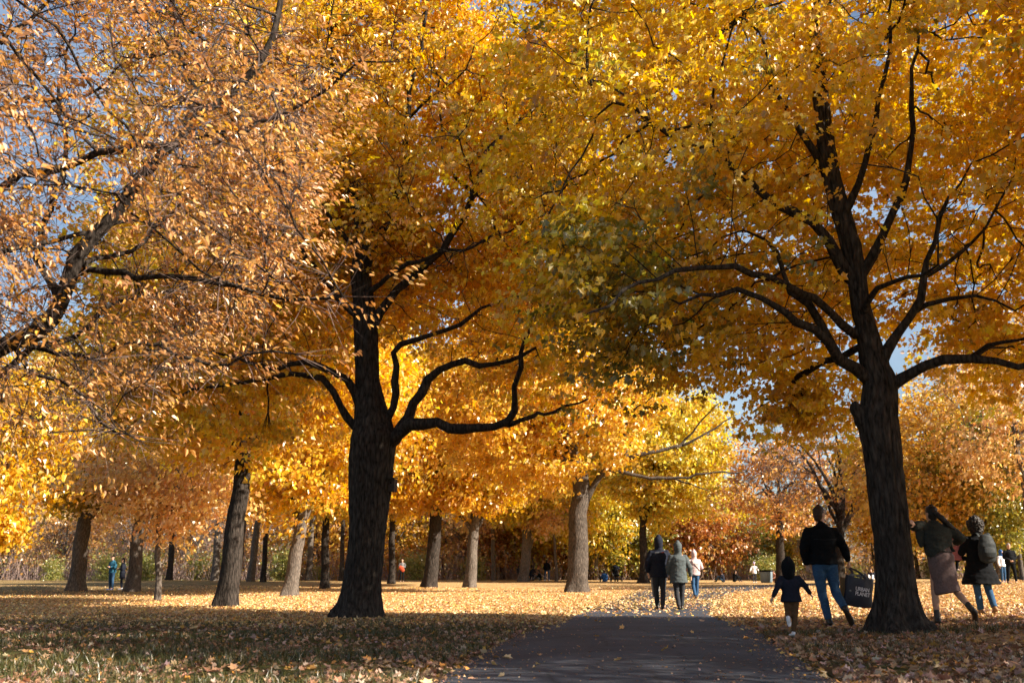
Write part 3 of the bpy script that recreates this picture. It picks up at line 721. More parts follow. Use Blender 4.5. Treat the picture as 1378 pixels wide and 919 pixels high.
far_person(988, 79, 1.5, -60, 'seated figure in black beyond the grey path, next to the one in dark blue', top_m=CB['black'], hem=.86, legs_m=CB['black'], hair=HAIR, pose=sit())
far_person(1015, 76, 1.45, 180, 'child in white jacket and pointed lilac hat by the round bin', top_m=CB['white'], hem=.80, puff=1.15, legs_m=CB['charcoal'], shoes=SNEAK, hair=None, cap=CB['lilac'], hs=1.15, pose=dict(elL=(-.30, .05, 1.2), wrL=(-.38, .1, 1.05), elR=(.3, .05, 1.2), wrR=(.38, .1, 1.0)), cat='child')
far_person(1035, 79, 1.5, 170, 'seated person in grey just behind the round bin', top_m=CB['grey'], hem=.86, puff=1.1, legs_m=CB['navy'], hair=HAIR, pose={k_: ((v_[0], v_[1], v_[2] + .45) if k_ != '_metric' else 1) for k_, v_ in sit().items()} if False else sit())
far_person(1043, 77, 1.5, 110, 'seated person in peach coat to the right of the round bin', top_m=CB['peach'], hem=.82, puff=1.2, legs_m=CB['black'], hair=HAIRB, pose=sit())
far_person(1056, 78, 1.2, 160, 'small figure in blue half hidden behind the hooded child', top_m=CB['blue'], hem=.84, legs_m=CB['blue'], hair=HAIR, hs=1.2, cat='child')
far_person(1173, 74, 1.5, 150, 'seated dark figure in the distance beside the dark leaning trunk, left one of two', top_m=CB['navy'], hem=.86, legs_m=CB['white'], hair=HAIR, pose=sit())
far_person(1183, 75, 1.5, -150, 'seated black-clad figure in the distance touching the trunk outline, right one of two', top_m=CB['black'], hem=.86, legs_m=CB['black'], hair=HAIR, pose=sit())
far_person(1361, 46, 1.76, 175, 'grey-haired man in black jacket facing the camera at the right edge', top_m=CB['black'], hem=.86, puff=1.18, legs_m=CB['black'], hair=HAIRG, pose=dict(hold, wrL=(-.05, .20, 1.0), wrR=(.05, .20, 1.0), knL=(-.15, .02, .5), anL=(-.19, -.02, .085), knR=(.13, .02, .5), anR=(.17, -.02, .085)), eyes=True)
far_person(1350, 47.5, 1.45, 200, 'figure in white jacket with bright blue hood and jeans beside the grey-haired man', top_m=CB['white'], hem=.88, puff=1.0, legs_m=CB['denim'], shoes=SNEAK, hood=CB['blue'])

# bin, stroller and bird box
def lathe(prof, k=28):
    V = []; Fq = []
    for r0, z0 in prof:
        for j in range(k): V.append((r0 * math.cos(j * 2 * math.pi / k), r0 * math.sin(j * 2 * math.pi / k), z0))
    for i in range(len(prof) - 1):
        for j in range(k): Fq.append((i * k + j, i * k + (j + 1) % k, (i + 1) * k + (j + 1) % k, (i + 1) * k + j))
    return V, Fq
def mesh_py(name, V, Fq, m, parent, loc=(0, 0, 0), smooth=True):
    me = bpy.data.meshes.new(name); me.from_pydata([tuple(v) for v in V], [], Fq); me.materials.append(m)
    for q in me.polygons: q.use_smooth = smooth
    return link(name, me, parent, loc)
q = spot(1031, 73); bn = empty('round_bin', q); tag(bn, 'round blue-grey park bin with dark rim beyond the grey path', 'bin')
BINM = plain('painted_steel', (.16, .22, .27), rough=.5)
V, Fq = lathe([(.0, .02), (.36, .02), (.42, .12), (.45, .72), (.45, .80), (.41, .80), (.38, .3), (0, .28)]); mesh_py('bin_body', V, Fq, BINM, bn)
V, Fq = lathe([(.455, .78), (.49, .80), (.49, .88), (.455, .90), (.42, .88), (.42, .80), (.455, .78)]); mesh_py('rim', V, Fq, CB['black'], bn)

q = spot(829, 80); st = empty('stroller', q, R(200)); tag(st, 'black baby stroller with raised canopy parked on the leaves', 'stroller')
def tube_obj(name, pts, r, m, parent):
    P_ = resample(pts, .04); v, fq = loft(P_, [r] * len(P_), ref=(1, 0, .2), k=8); return mesh_py(name, v, fq, m, parent)
for x in (-.27, .27):
    tube_obj('frame', [(x, -.42, 1.05), (x, -.25, .85), (x, .10, .45), (x, .42, .12)], .016, CB['grey'], st)
    tube_obj('frame', [(x, -.35, .14), (x, -.1, .40), (x, .02, .55)], .014, CB['grey'], st)
tube_obj('handle', [(-.27, -.42, 1.05), (0, -.46, 1.07), (.27, -.42, 1.05)], .018, CB['black'], st)
link('seat', fuse('seat', [loft([(0, .30, .50), (0, .05, .46), (0, -.16, .60), (0, -.26, .95)], [(.22, .05), (.24, .08), (.24, .08), (.22, .06)])], .02, CB['black'], smooth=2), st)
an_ = np.linspace(-.3, 1.9, 9)
cv_ = []
for j, a_ in enumerate(an_):
    for x in np.linspace(-.27, .27, 7): cv_.append((x, -.12 + .36 * math.cos(a_ + .5) * (1 - .25 * (x / .27) ** 2), .86 + .40 * math.sin(a_ + .5) * (1 - .3 * (x / .27) ** 2)))
fq = [(j * 7 + i, j * 7 + i + 1, (j + 1) * 7 + i + 1, (j + 1) * 7 + i) for j in range(8) for i in range(6)]
cn = mesh_py('canopy', cv_, fq, CB['navy'], st); cn.modifiers.new('s', 'SOLIDIFY').thickness = .02
link('basket', fuse('basket', [loft([(0, -.25, .28), (0, .2, .26)], [(.2, .09), (.2, .09)])], .02, CB['charcoal'], smooth=1), st)
for x in (-.29, .29):
    for y, r0 in ((-.34, .14), (.42, .11)):
        V, Fq = lathe([(r0 - .035, -.018), (r0, -.018), (r0, .018), (r0 - .035, .018), (r0 - .035, -.018)], 20)
        wl = mesh_py('wheel', [(c, a, b) for a, b, c in V], Fq, CB['black'], st, (x, y, r0))
        V, Fq = lathe([(0, -.012), (r0 - .03, -.012), (r0 - .03, .012), (0, .012)], 20)
        mesh_py('rim', [(c, a, b) for a, b, c in V], Fq, CB['grey'], wl)

# ------------------------------------------------------------------ tree pieces
def trunk_mesh(C, rad, sides, step, ridge, flare, mat_, seed, name='trunk', flare_h=0.28):
    """a trunk along C (local, first point on the ground) with furrowed bark and a root flare"""
    C = np.asarray(C, float); rad = np.asarray(rad, float)
    s = np.r_[0, np.cumsum(np.linalg.norm(np.diff(C, axis=0), axis=1))]
    Q = resample(C, step); m = len(Q)
    u = np.linspace(0, s[-1], m)
    r = np.interp(u, s, rad)
    Q[0] -= np.array([0, 0, 0.18])
    T = np.gradient(Q, axis=0); T /= np.linalg.norm(T, axis=1, keepdims=True)
    U = np.cross(T, np.array([0, 1.0, 0])); U /= np.linalg.norm(U, axis=1, keepdims=True)
    W = np.cross(T, U)
    a = np.arange(sides) * 2 * math.pi / sides
    V = np.zeros((m, sides, 3))
    for i in range(m):
        z = u[i]
        fl = flare * math.exp(-z / flare_h)
        for j in range(sides):
            ca, sa = math.cos(a[j]), math.sin(a[j])
            lob = 0.55 + 0.45 * math.cos(5 * a[j] + seed) + 0.35 * math.cos(3 * a[j] + 1.7 * seed)
            rr = r[i] * (1 + fl * max(0.1, lob))
            q = (ca * 2.6 * r[i] * 6 + seed * 7, sa * 2.6 * r[i] * 6, z * 1.9)
            n1 = mnoise.noise(q) ; n2 = mnoise.noise((q[0] * 2.3, q[1] * 2.3, q[2] * 2.2 + 9))
            big = mnoise.noise((ca * 1.2 + seed, sa * 1.2, z * 0.9))
            rr += ridge * (0.55 - 2.0 * abs(n1)) + ridge * 0.5 * n2 + 0.10 * r[i] * big
            V[i, j] = Q[i] + rr * (ca * U[i] + sa * W[i])
    flat = []
    q = (np.arange(m - 1)[:, None] * sides + np.arange(sides)[None]); q2 = np.arange(m - 1)[:, None] * sides + (np.arange(sides)[None] + 1) % sides
    flat = np.stack([q, q2, q2 + sides, q + sides], 2).reshape(-1)
    V2 = np.vstack([V.reshape(-1, 3), Q[-1] + T[-1] * r[-1] * 0.5])
    tip = len(V2) - 1
    cap = np.array([[(m - 1) * sides + j, (m - 1) * sides + (j + 1) % sides, tip] for j in range(sides)]).reshape(-1)
    return mesh_np(name, V2, np.r_[flat, cap], np.r_[np.full((m - 1) * sides, 4), np.full(sides, 3)], mat_, smooth=True)

def twig_mesh(name, pos, d, length, rad, mat_, rg, bend=0.35):
    n = len(pos)
    d = d / (np.linalg.norm(d, axis=1, keepdims=True) + 1e-9)
    ref = rand_dirs(rg, n); u = np.cross(d, ref); u /= np.linalg.norm(u, axis=1, keepdims=True) + 1e-9; w = np.cross(d, u)
    kinks = rg.normal(0, bend, (n, 1))
    L = length[:, None]
    p1 = pos + d * L * 0.5 + u * L * 0.15 * kinks
    p2 = pos + d * L + u * L * 0.5 * kinks
    V = np.zeros((n, 7, 3)); a = [0, 2.094, 4.189]
    for j in range(3):
        o = (math.cos(a[j]) * u + math.sin(a[j]) * w)
        V[:, j] = pos + o * rad[:, None]; V[:, 3 + j] = p1 + o * rad[:, None] * 0.75
    V[:, 6] = p2
    f = np.array([0, 1, 4, 3, 1, 2, 5, 4, 2, 0, 3, 5, 3, 4, 6, 4, 5, 6, 5, 3, 6])
    flat = (np.arange(n)[:, None] * 7 + f[None]).reshape(-1)
    return mesh_np(name, V.reshape(-1, 3), flat, np.tile([4, 4, 4, 3, 3, 3], n), mat_), p1, p2

def crown_points(rg, n, ells, zmin, pw=2.0, cut=None):
    out = []
    vols = np.array([e[1][0] * e[1][1] * e[1][2] for e in ells]); vols = vols / vols.sum()
    for e, v in zip(ells, vols):
        k = int(n * v * 1.6) + 10
        d = rand_dirs(rg, k) * (rg.random((k, 1)) ** (1 / pw / 1.3))
        p = d * np.array(e[1]) + np.array(e[0])
        # uneven outline: clumps of foliage with hollows between them
        nz = np.array([mnoise.noise((q[0] * 0.42 + 3, q[1] * 0.42, q[2] * 0.55)) for q in p])
        nb = np.array([mnoise.noise((q[0] * 0.35 + 9, q[1] * 0.35, 4.4)) for q in p])
        p = p[(p[:, 2] > zmin + 1.6 * nb * (p[:, 2] < zmin + 2.5)) & (nz > -0.18)]
        out.append(p)
    p = np.vstack(out)
    if cut is not None: p = p[cut(p)]
    rg.shuffle(p)
    return p[:n]

def foliage_sites(sk, acc, maxacc=4):
    P = np.array(sk.p); par = np.array(sk.par); fx = np.array(sk.fixed); rr = np.array(sk.r)
    ok = ((~fx) & (acc <= maxacc)) | (fx & (rr < 0.02))
    ok &= par >= 0
    idx = np.where(ok)[0]
    d = P[idx] - P[par[idx]]
    return P[idx], d / (np.linalg.norm(d, axis=1, keepdims=True) + 1e-9)

def crown_mesh(name, sites, dirs, rg, n, size, outline, cols, wts, mat_, spread=0.28, greens=None, wind=(-0.35, 0.1, 0.0), width=1.0, flat_=1.0, tint=None, clump=14, flat_z=0.38, hang=0.55, zc=None, fold=0.35, keep=None, tipj=0.75):
    if keep is not None:
        kk = rg.random(len(sites)) < keep(sites); sites = sites[kk]; dirs = dirs[kk]
    S = len(sites)
    # sprays: each spray hangs a handful of leaves around one point of a twig
    ns = max(1, n // clump)
    si = rg.integers(0, S, ns)
    sc = sites[si] + dirs[si] * rg.random((ns, 1)) * spread + rg.normal(0, spread, (ns, 3)) * np.array([1, 1, 0.75])
    sdir = dirs[si] * 0.5 + rand_dirs(rg, ns) * 0.6 + np.array(wind)
    snor = np.array([0, 0, 1.0]) + rand_dirs(rg, ns) * 0.85
    scol = palette(rg, ns, cols, wts, 0.10)
    if greens is not None:
        g = np.clip(greens(sc) + rg.normal(0, 0.13, ns), 0, 1)[:, None]
        pick = rg.random((ns, 1)) < g
        gc = palette(rg, ns, [(.26, .23, .022), (.34, .28, .03), (.17, .165, .018), (.42, .31, .03)], [3, 3, 2, 2], 0.12)
        scol = np.where(pick, gc, scol)
    k = np.repeat(np.arange(ns), clump)
    m = len(k)
    pos = sc[k] + rg.normal(0, 1, (m, 3)) * np.array([1, 1, flat_z]) * size * 1.45
    tip = sdir[k] + rand_dirs(rg, m) * tipj + np.array([0, 0, -hang])
    nor = snor[k] + rand_dirs(rg, m) * 0.42
    sz = size * np.clip(rg.normal(1, 0.24, m), 0.45, 1.5)
    col = scol[k] * np.exp(rg.normal(0, 0.13, (m, 1)))
    sw = rg.random(m) < 0.16
    col[sw] = palette(rg, int(sw.sum()), cols, wts)
    col = np.clip(col, 0.004, 0.9)
    V, flat, cnt, cv = leaves(pos, tip, nor, sz, outline, rg.normal(fold, 0.22, m), rg.normal(0.18, 0.18, m), col, width)
    if zc is not None: V[:, 2] = np.maximum(V[:, 2], zc)
    return mesh_np(name, V, flat, cnt, mat_, color=cv)

LIMB_K = 0.80
def limb_px(pts, Y0, Y1=None, base=None):
    Y1 = Y0 if Y1 is None else Y1
    n = len(pts)
    return np.array([at(p[0], p[1], Y0 + (Y1 - Y0) * i / max(1, n - 1)) for i, p in enumerate(pts)]) - (0 if base is None else base)

def trunk_px(S, Y, base):
    C = []; rr = []
    for l, r, y in S:
        c = at((l + r) / 2, y, Y); d = ray((l + r) / 2, y)
        C.append(c - base); rr.append((r - l) / 2 / F * (Y / d[1]))
    C = np.array(C); C[0] = (0, 0, 0)
    return C, rr

def hero_tree(name, label, base, trunkC, trunkR, limbs, ells, zmin, n_attr, n_leaf, leaf, rg, bark, crown_kw, group=None, step=0.3, flare=0.55, kill=0.5, ridge=0.026, cut=None, twigs=5000, twig_mat=None, infl=2.3, grow_z=2.4, flare_h=0.3, twig_len=(0.25, 0.55), hero_tip=0.0085, limb_k=0.62, sides=84, tstep=0.045):
    root = empty(name, base)
    tag(root, label, 'tree', group)
    trunkR = [r_ * 0.93 for r_ in trunkR]
    t = trunk_mesh(trunkC, trunkR, sides, tstep, ridge, flare, bark, rg.random() * 6, flare_h=flare_h)
    link('trunk', t, root)
    sk = Skeleton()
    # skeleton follows the trunk so that limbs attach to it
    Q = resample(trunkC, step)
    s = np.linspace(0, 1, len(Q)); s0 = np.r_[0, np.cumsum(np.linalg.norm(np.diff(trunkC, axis=0), axis=1))]; s0 = s0 / s0[-1]
    par = -1
    for i, q in enumerate(Q): par = sk.add(q, par, float(np.interp(s[i], s0, trunkR)), 0, True)
    nt = len(Q)
    for li, (P, r0, r1) in enumerate(limbs): sk.add_limb(P, r0 * limb_k, r1 * limb_k, li + 1, step)
    A = crown_points(rg, n_attr, [(np.array(c) - base, r) for c, r in ells], zmin - base[2], cut=(lambda p: cut(p + base)) if cut else None)
    grow(sk, A, step=step, kill=kill, infl=infl, rg=rg, start_z=grow_z)
    kids, acc = finish_radii(sk, tip=hero_tip)
    limb = np.array(sk.limb)
    # shoots that grew straight out of the trunk are limbs of their own
    nxt = len(limbs) + 1
    for i in range(nt, len(sk.p)):
        if sk.limb[i] == 0:
            p_ = sk.par[i]
            if p_ < nt: limb[i] = nxt; nxt += 1
            else: limb[i] = limb[p_]
    for li in range(1, nxt):
        sel = limb == li
        sel[:nt] = False
        g = tubes(sk, sel)
        if g is None: continue
        link('limb', mesh_np('limb', *g, bark, smooth=True), root)
    sites, dirs = foliage_sites(sk, acc)
    if twigs:
        k = rg.integers(0, len(sites), twigs)
        d = dirs[k] * 0.8 + rand_dirs(rg, twigs) * 0.9 + np.array([0, 0, -0.1])
        L_ = rg.uniform(*twig_len, twigs)
        tm, p1, p2 = twig_mesh('twigs', sites[k], d, L_, rg.uniform(0.0025, 0.0055, twigs), twig_mat or bark, rg)
        link('twigs', tm, root)
        sites = np.vstack([sites, p1, p2]); dirs = np.vstack([dirs, d, d])
    kw = dict(crown_kw)
    if 'greens' in kw:
        gfun = kw['greens']; kw['greens'] = lambda p: gfun(p + base)
    if 'keep' in kw:
        kfun = kw['keep']; kw['keep'] = lambda p: kfun(p + base)
    link('crown', crown_mesh('crown', sites, dirs, rg, n_leaf, leaf, **kw), root)
    return root

# ------------------------------------------------------------------ the dark maple left of the path
LY = 19.0
lb = on_ground(482, 833); LY = lb[1]
LS = [(452, 514, 833), (456, 514, 815), (462, 514, 780), (466, 517, 740), (469, 521, 700), (470, 527, 660), (469, 532, 620), (470, 536, 590), (476, 524, 558),
      (478, 516, 530), (477, 511, 500), (476, 509, 450), (475, 504, 410), (472, 500, 370), (478, 503, 330), (474, 500, 290), (462, 484, 245), (452, 470, 180), (445, 458, 90), (440, 446, -60)]
tc_, tr_ = trunk_px(LS, LY, lb)
def lp(pts, y1=0.0): return limb_px(pts, LY, LY + (y1 if y1 < 0 else -0.5 * y1), lb)
limbsL = [
    (lp([(512, 605), (538, 585), (556, 570), (580, 571), (640, 576), (684, 570), (692, 545), (697, 515), (705, 480), (716, 440)], -2.0), 0.26, 0.05),
    (lp([(684, 571), (712, 561), (742, 555), (790, 540)], -2.6), 0.10, 0.03),
    (lp([(530, 592), (548, 565), (556, 535), (570, 510), (598, 496), (640, 490), (668, 488), (720, 470)], 1.6), 0.23, 0.05),
    (lp([(508, 585), (524, 560), (534, 535), (536, 500), (528, 470), (545, 458), (582, 448), (630, 428), (668, 408), (730, 398)], -1.2), 0.16, 0.03),
    (lp([(484, 545), (470, 512), (448, 498), (420, 492), (392, 492), (368, 498), (320, 480), (270, 470)], -1.5), 0.17, 0.03),
    (lp([(478, 575), (462, 556), (446, 528), (424, 512), (382, 506), (330, 514), (285, 519), (250, 532), (222, 546)], 1.5), 0.15, 0.03),
    (lp([(496, 455), (512, 420), (545, 385), (590, 340), (620, 300), (640, 260), (652, 215), (690, 170), (735, 138), (770, 90)], 2.6), 0.17, 0.04),
    (lp([(492, 350), (520, 300), (540, 250), (547, 160), (560, 90), (572, 40), (580, -40)], -1.2), 0.15, 0.04),
    (lp([(546, 165), (580, 130), (620, 100), (640, 60)], -1.6), 0.07, 0.02),
    (lp([(484, 430), (455, 400), (425, 360), (400, 330), (372, 270), (350, 200), (330, 120)], 1.8), 0.12, 0.03),
    (lp([(492, 400), (525, 370), (575, 345), (640, 330), (700, 300)], -2.8), 0.11, 0.025),
    (lp([(482, 340), (450, 300), (420, 250), (395, 180), (380, 90)], -2.4), 0.10, 0.025),
    (lp([(640, 262), (600, 220), (590, 150), (600, 60)], 2.0), 0.08, 0.02),
]
hero_tree('maple_tree', 'big dark forked maple with golden crown and low curving limb, left of the path', lb, tc_, tr_, limbsL,
          [((-2.9, 20.2, 9.6), (6.0, 5.2, 6.6)), ((-6.4, 19.8, 5.6), (2.6, 2.4, 1.8))], 3.2, 3200, 175000, 0.088, np.random.default_rng(11), M_BARK,
          dict(keep=lambda p: (0.07 + 0.93 * sstep(18.6, 20.6, p[:, 1])) * (1 - 0.95 * (1 - sstep(5.6, 7.0, p[:, 2])) * np.exp(-((p[:, 0] + 2.2) / 2.9) ** 4)) * (1 - np.exp(-((p[:, 0] + 2.7) / 0.9) ** 4) * (1 - sstep(5.0, 6.0, p[:, 2]))), outline=MAPLE, cols=GOLD, wts=GOLDW, mat_=M_LEAF, spread=0.30), flare=0.5, grow_z=4.0, flare_h=0.26, cut=lambda p: ~((p[:, 2] < 5.4) & (np.abs(p[:, 0] + 2.9) < 2.2)))

# ------------------------------------------------------------------ the maple right of the path
rb = on_ground(1213, 852); RY = rb[1]
RS = [(1178, 1246, 852), (1180, 1240, 835), (1181, 1234, 800), (1180, 1229, 760), (1176, 1225, 720), (1170, 1221, 680), (1166, 1217, 640), (1160, 1213, 600), (1156, 1210, 570),
      (1159, 1207, 540), (1161, 1206, 515), (1158, 1194, 490), (1150, 1178, 440), (1144, 1168, 400), (1134, 1160, 340), (1114, 1140, 270), (1102, 1126, 210), (1094, 1114, 120), (1090, 1104, 20), (1088, 1094, -140)]
tc_, tr_ = trunk_px(RS, RY, rb)
def rp(pts, y1=0.0): return limb_px(pts, RY, RY + (y1 if y1 < 0 else -0.4 * y1), rb)
limbsR = [
    (rp([(1196, 520), (1212, 506), (1230, 503), (1250, 490), (1275, 482), (1310, 485), (1345, 488), (1385, 492), (1440, 470)], -1.0), 0.15, 0.05),
    (rp([(1300, 484), (1330, 468), (1370, 462), (1420, 440)], -1.8), 0.07, 0.02),
    (rp([(1172, 515), (1150, 492), (1128, 478), (1112, 455), (1084, 440), (1050, 418), (1000, 396), (955, 398), (920, 412)], -1.4), 0.15, 0.03),
    (rp([(1118, 462), (1106, 438), (1090, 415), (1060, 378), (1052, 345), (1040, 326), (1005, 310)], 1.6), 0.12, 0.025),
    (rp([(1182, 500), (1205, 455), (1222, 425), (1238, 398), (1246, 370), (1255, 330), (1262, 300), (1290, 250)], 1.4), 0.14, 0.03),
    (rp([(1222, 425), (1262, 405), (1310, 400), (1360, 420)], -1.0), 0.07, 0.02),
    (rp([(1246, 372), (1280, 350), (1330, 300), (1370, 240)], 0.5), 0.07, 0.02),
    (rp([(1160, 430), (1172, 400), (1192, 385), (1212, 372), (1240, 368), (1262, 352)], -1.8), 0.09, 0.025),
    (rp([(1140, 370), (1105, 310), (1060, 275), (1010, 250), (968, 218), (932, 196), (892, 170), (850, 140), (800, 120)], -1.2), 0.15, 0.03),
    (rp([(968, 218), (958, 170), (962, 110), (985, 50)], -1.2), 0.06, 0.02),
    (rp([(1148, 390), (1180, 330), (1210, 270), (1225, 200), (1220, 120), (1235, 40)], 1.4), 0.13, 0.03),
    (rp([(1130, 300), (1160, 240), (1180, 170), (1195, 90), (1205, 10)], -1.6), 0.10, 0.03),
    (rp([(1108, 230), (1075, 170), (1040, 110), (1020, 40)], 1.4), 0.10, 0.03),
    (rp([(1150, 450), (1090, 400), (1020, 370), (940, 360), (860, 380), (800, 420)], -2.8), 0.11, 0.025),
]
def r_green(p):
    g = -0.06 + 0.85 * np.exp(-(((p[:, 0] - 1.5) / 1.5) ** 2 + ((p[:, 2] - 4.4) / 1.4) ** 2))
    return g + 0.06 * np.sin(p[:, 0] * 1.3 + p[:, 2]) * np.cos(p[:, 1] * 1.1)
rroot = hero_tree('maple_tree', 'dark leaning maple with a trunk knot and yellow crown, right of the path', rb, tc_, tr_, limbsR,
          [((4.9, 14.9, 8.2), (6.4, 4.6, 6.0)), ((1.7, 13.4, 5.2), (1.8, 2.2, 1.9)), ((8.4, 15.2, 5.4), (3.2, 2.6, 1.7)), ((5.2, 16.3, 4.5), (1.7, 1.4, 1.1))], 3.1, 2700, 150000, 0.082, np.random.default_rng(12), M_BARK,
          dict(keep=lambda p: (0.20 + 0.40 * sstep(5.8, 7.2, p[:, 2]) + 0.83 * sstep(13.4, 15.4, p[:, 1]) + 0.5 * np.exp(-(((p[:, 0] - 1.7) / 1.6) ** 2 + ((p[:, 2] - 4.8) / 1.6) ** 2))) * (1 - 0.95 * np.exp(-((p[:, 0] - 5.5) / 1.7) ** 4) * (1 - sstep(4.8, 6.2, p[:, 2])) * (1 - sstep(14.6, 15.6, p[:, 1]))) * np.maximum(sstep(3.2, 3.7, p[:, 2]), 0.25 * ((np.abs(p[:, 0] - 5.2) < 1.5) & (p[:, 1] > 15.2))) * (1 - 0.45 * np.exp(-((p[:, 0] - 4.6) / 1.6) ** 4) * (1 - sstep(4.4, 5.6, p[:, 2]))), outline=MAPLE, cols=[(.84, .55, .028), (.81, .475, .022), (.85, .63, .06), (.58, .43, .037), (.50, .29, .045)], wts=[6, 4, 3, 2, 1], mat_=M_LEAF, spread=0.30, greens=r_green), flare=0.72, grow_z=3.6, flare_h=0.33, cut=lambda p: ~((p[:, 2] < 5.0) & (np.abs(p[:, 0] - 5.5) < 1.3) & (p[:, 1] < 15.6)) & ((p[:, 2] > 3.85) | ((np.abs(p[:, 0] - 5.2) < 1.4) & (p[:, 1] > 15))) & (p[:, 0] > 0.15 + 0.7 * np.sin(p[:, 2] * 1.7) * np.cos(p[:, 1] * 1.3) + 0.3 * (1 - sstep(3.5, 5.5, p[:, 2]))))
# the knot on its left side
kp = at(1158, 562, RY) - rb
bm = bmesh.new(); bmesh.ops.create_icosphere(bm, subdivisions=4, radius=0.13)
for v in bm.verts:
    n_ = mnoise.noise(v.co * 9 + Vector((3, 1, 2))); v.co *= 1 + 0.35 * n_; v.co.x *= 1.15; v.co.z *= 1.5
    if v.co.x < -0.07: v.co.x -= 0.03; v.co.z += 0.05
me = bpy.data.meshes.new('knot'); bm.to_mesh(me); bm.free(); me.materials.append(M_BARK)
for p in me.polygons: p.use_smooth = True
link('knot', me, rroot, kp + np.array([0.05, -0.02, 0]))

# ------------------------------------------------------------------ the withered tree reaching in from the left edge
fb = np.array([-7.0, 10.2, float(ground_h(-7.0, 10.2))])
FY = 10.2
def fp(pts, y0=0.0, y1=0.0): return limb_px(pts, FY + y0, FY + y1, fb)
ft = np.array([(0, 0, 0), (0.05, 0, 1.0), (0.0, 0.02, 2.0), (0.1, 0, 3.0), (0.05, 0.1, 4.2), (-0.1, 0.1, 6.0), (0.0, 0.1, 8.5), (0.2, 0, 11.0)])
limbsF = [
    (np.vstack([[ft[2] + [0, 0, 0.3]], fp([(-40, 488), (0, 466), (45, 448), (78, 412), (98, 368), (112, 340), (150, 285), (190, 245), (215, 215), (240, 190), (262, 170), (300, 120), (345, 95), (370, 60), (384, -20), (400, -90)], 0, -0.7)]), 0.17, 0.025),
    (np.vstack([[ft[2] + [0, 0, 0.45]], fp([(-30, 520), (35, 472), (100, 445), (140, 415), (200, 402), (270, 385)], 0.8, 1.6)]), 0.09, 0.02),
    (fp([(118, 362), (180, 368), (250, 380), (330, 395), (400, 404), (470, 390)], 0, -1.0), 0.05, 0.015),
    (fp([(60, 470), (110, 475), (180, 462), (250, 475), (310, 488), (390, 478)], 0.4, -0.6), 0.04, 0.012),
    (np.vstack([[ft[3] + [0, 0, 0.5]], fp([(-20, 340), (0, 331), (55, 330), (105, 318), (160, 300), (230, 310), (300, 330)], 0, 1.0)]), 0.07, 0.015),
    (np.vstack([[ft[4] + [0, 0, 0.4]], fp([(-10, 245), (22, 225), (60, 226), (130, 205), (165, 198), (240, 190), (285, 180), (330, 168), (372, 158), (430, 120), (480, 95), (520, 90)], 0, -1.2)]), 0.09, 0.012),
    (np.vstack([[ft[5] + [0, 0, -0.3]], fp([(-10, 145), (20, 140), (30, 132), (70, 132), (130, 118), (175, 80)], 0.5, 1.2)]), 0.07, 0.015),
    (np.vstack([[ft[6]], fp([(-10, 52), (20, 30), (50, 8), (90, -40)], 0.3, 0.0)]), 0.06, 0.02),
    (fp([(250, 180), (258, 130), (240, 80), (230, 20), (235, -60)], 0, 0.8), 0.05, 0.015),
    (fp([(80, 410), (60, 350), (70, 280), (90, 200), (80, 120), (100, 40)], 0.2, 1.4), 0.06, 0.015),
    (fp([(40, 500), (100, 530), (150, 575), (190, 600)], 0.0, -1.0), 0.03, 0.01),
    (fp([(96, 372), (130, 340), (200, 320), (280, 250), (350, 230)], 0, 1.6), 0.05, 0.012),
]
def f_cut(p):       # it hangs in from the left edge only
    px = 689 + p[:, 0] / np.maximum(p[:, 1], 1) * F
    py_ = 459.5 - (np.arctan2(p[:, 2] - CAMH, p[:, 1]) - PITCH) * F
    lim = np.interp(py_, [-400, 0, 150, 330, 430, 500, 560, 640], [330, 385, 405, 385, 330, 230, 110, 0])
    return (px < lim) & (p[:, 1] > 6.2)
hero_tree('withered_maple', 'withered tan-leaved tree with bare grey twigs reaching in from the left edge', fb, ft, [0.27, 0.24, 0.22, 0.2, 0.17, 0.12, 0.08, 0.03], limbsF,
          [((-5.2, 9.8, 5.6), (4.6, 3.4, 4.0)), ((-3.4, 9.2, 4.3), (2.6, 2.2, 2.4))], 2.1, 2800, 60000, 0.057, np.random.default_rng(13), M_BARK,
          dict(outline=NARROW, cols=BROWN, wts=BROWNW, mat_=M_DRY, spread=0.17, width=1.35, clump=9, wind=(0.9, 0.0, -0.25), hang=0.25, fold=0.75, tipj=0.55, flat_z=0.6), step=0.24, kill=0.36, twigs=14000, twig_mat=M_TWIGD, limb_k=0.8, infl=1.8, cut=f_cut, hero_tip=0.007, grow_z=1.6, twig_len=(0.25, 0.7))

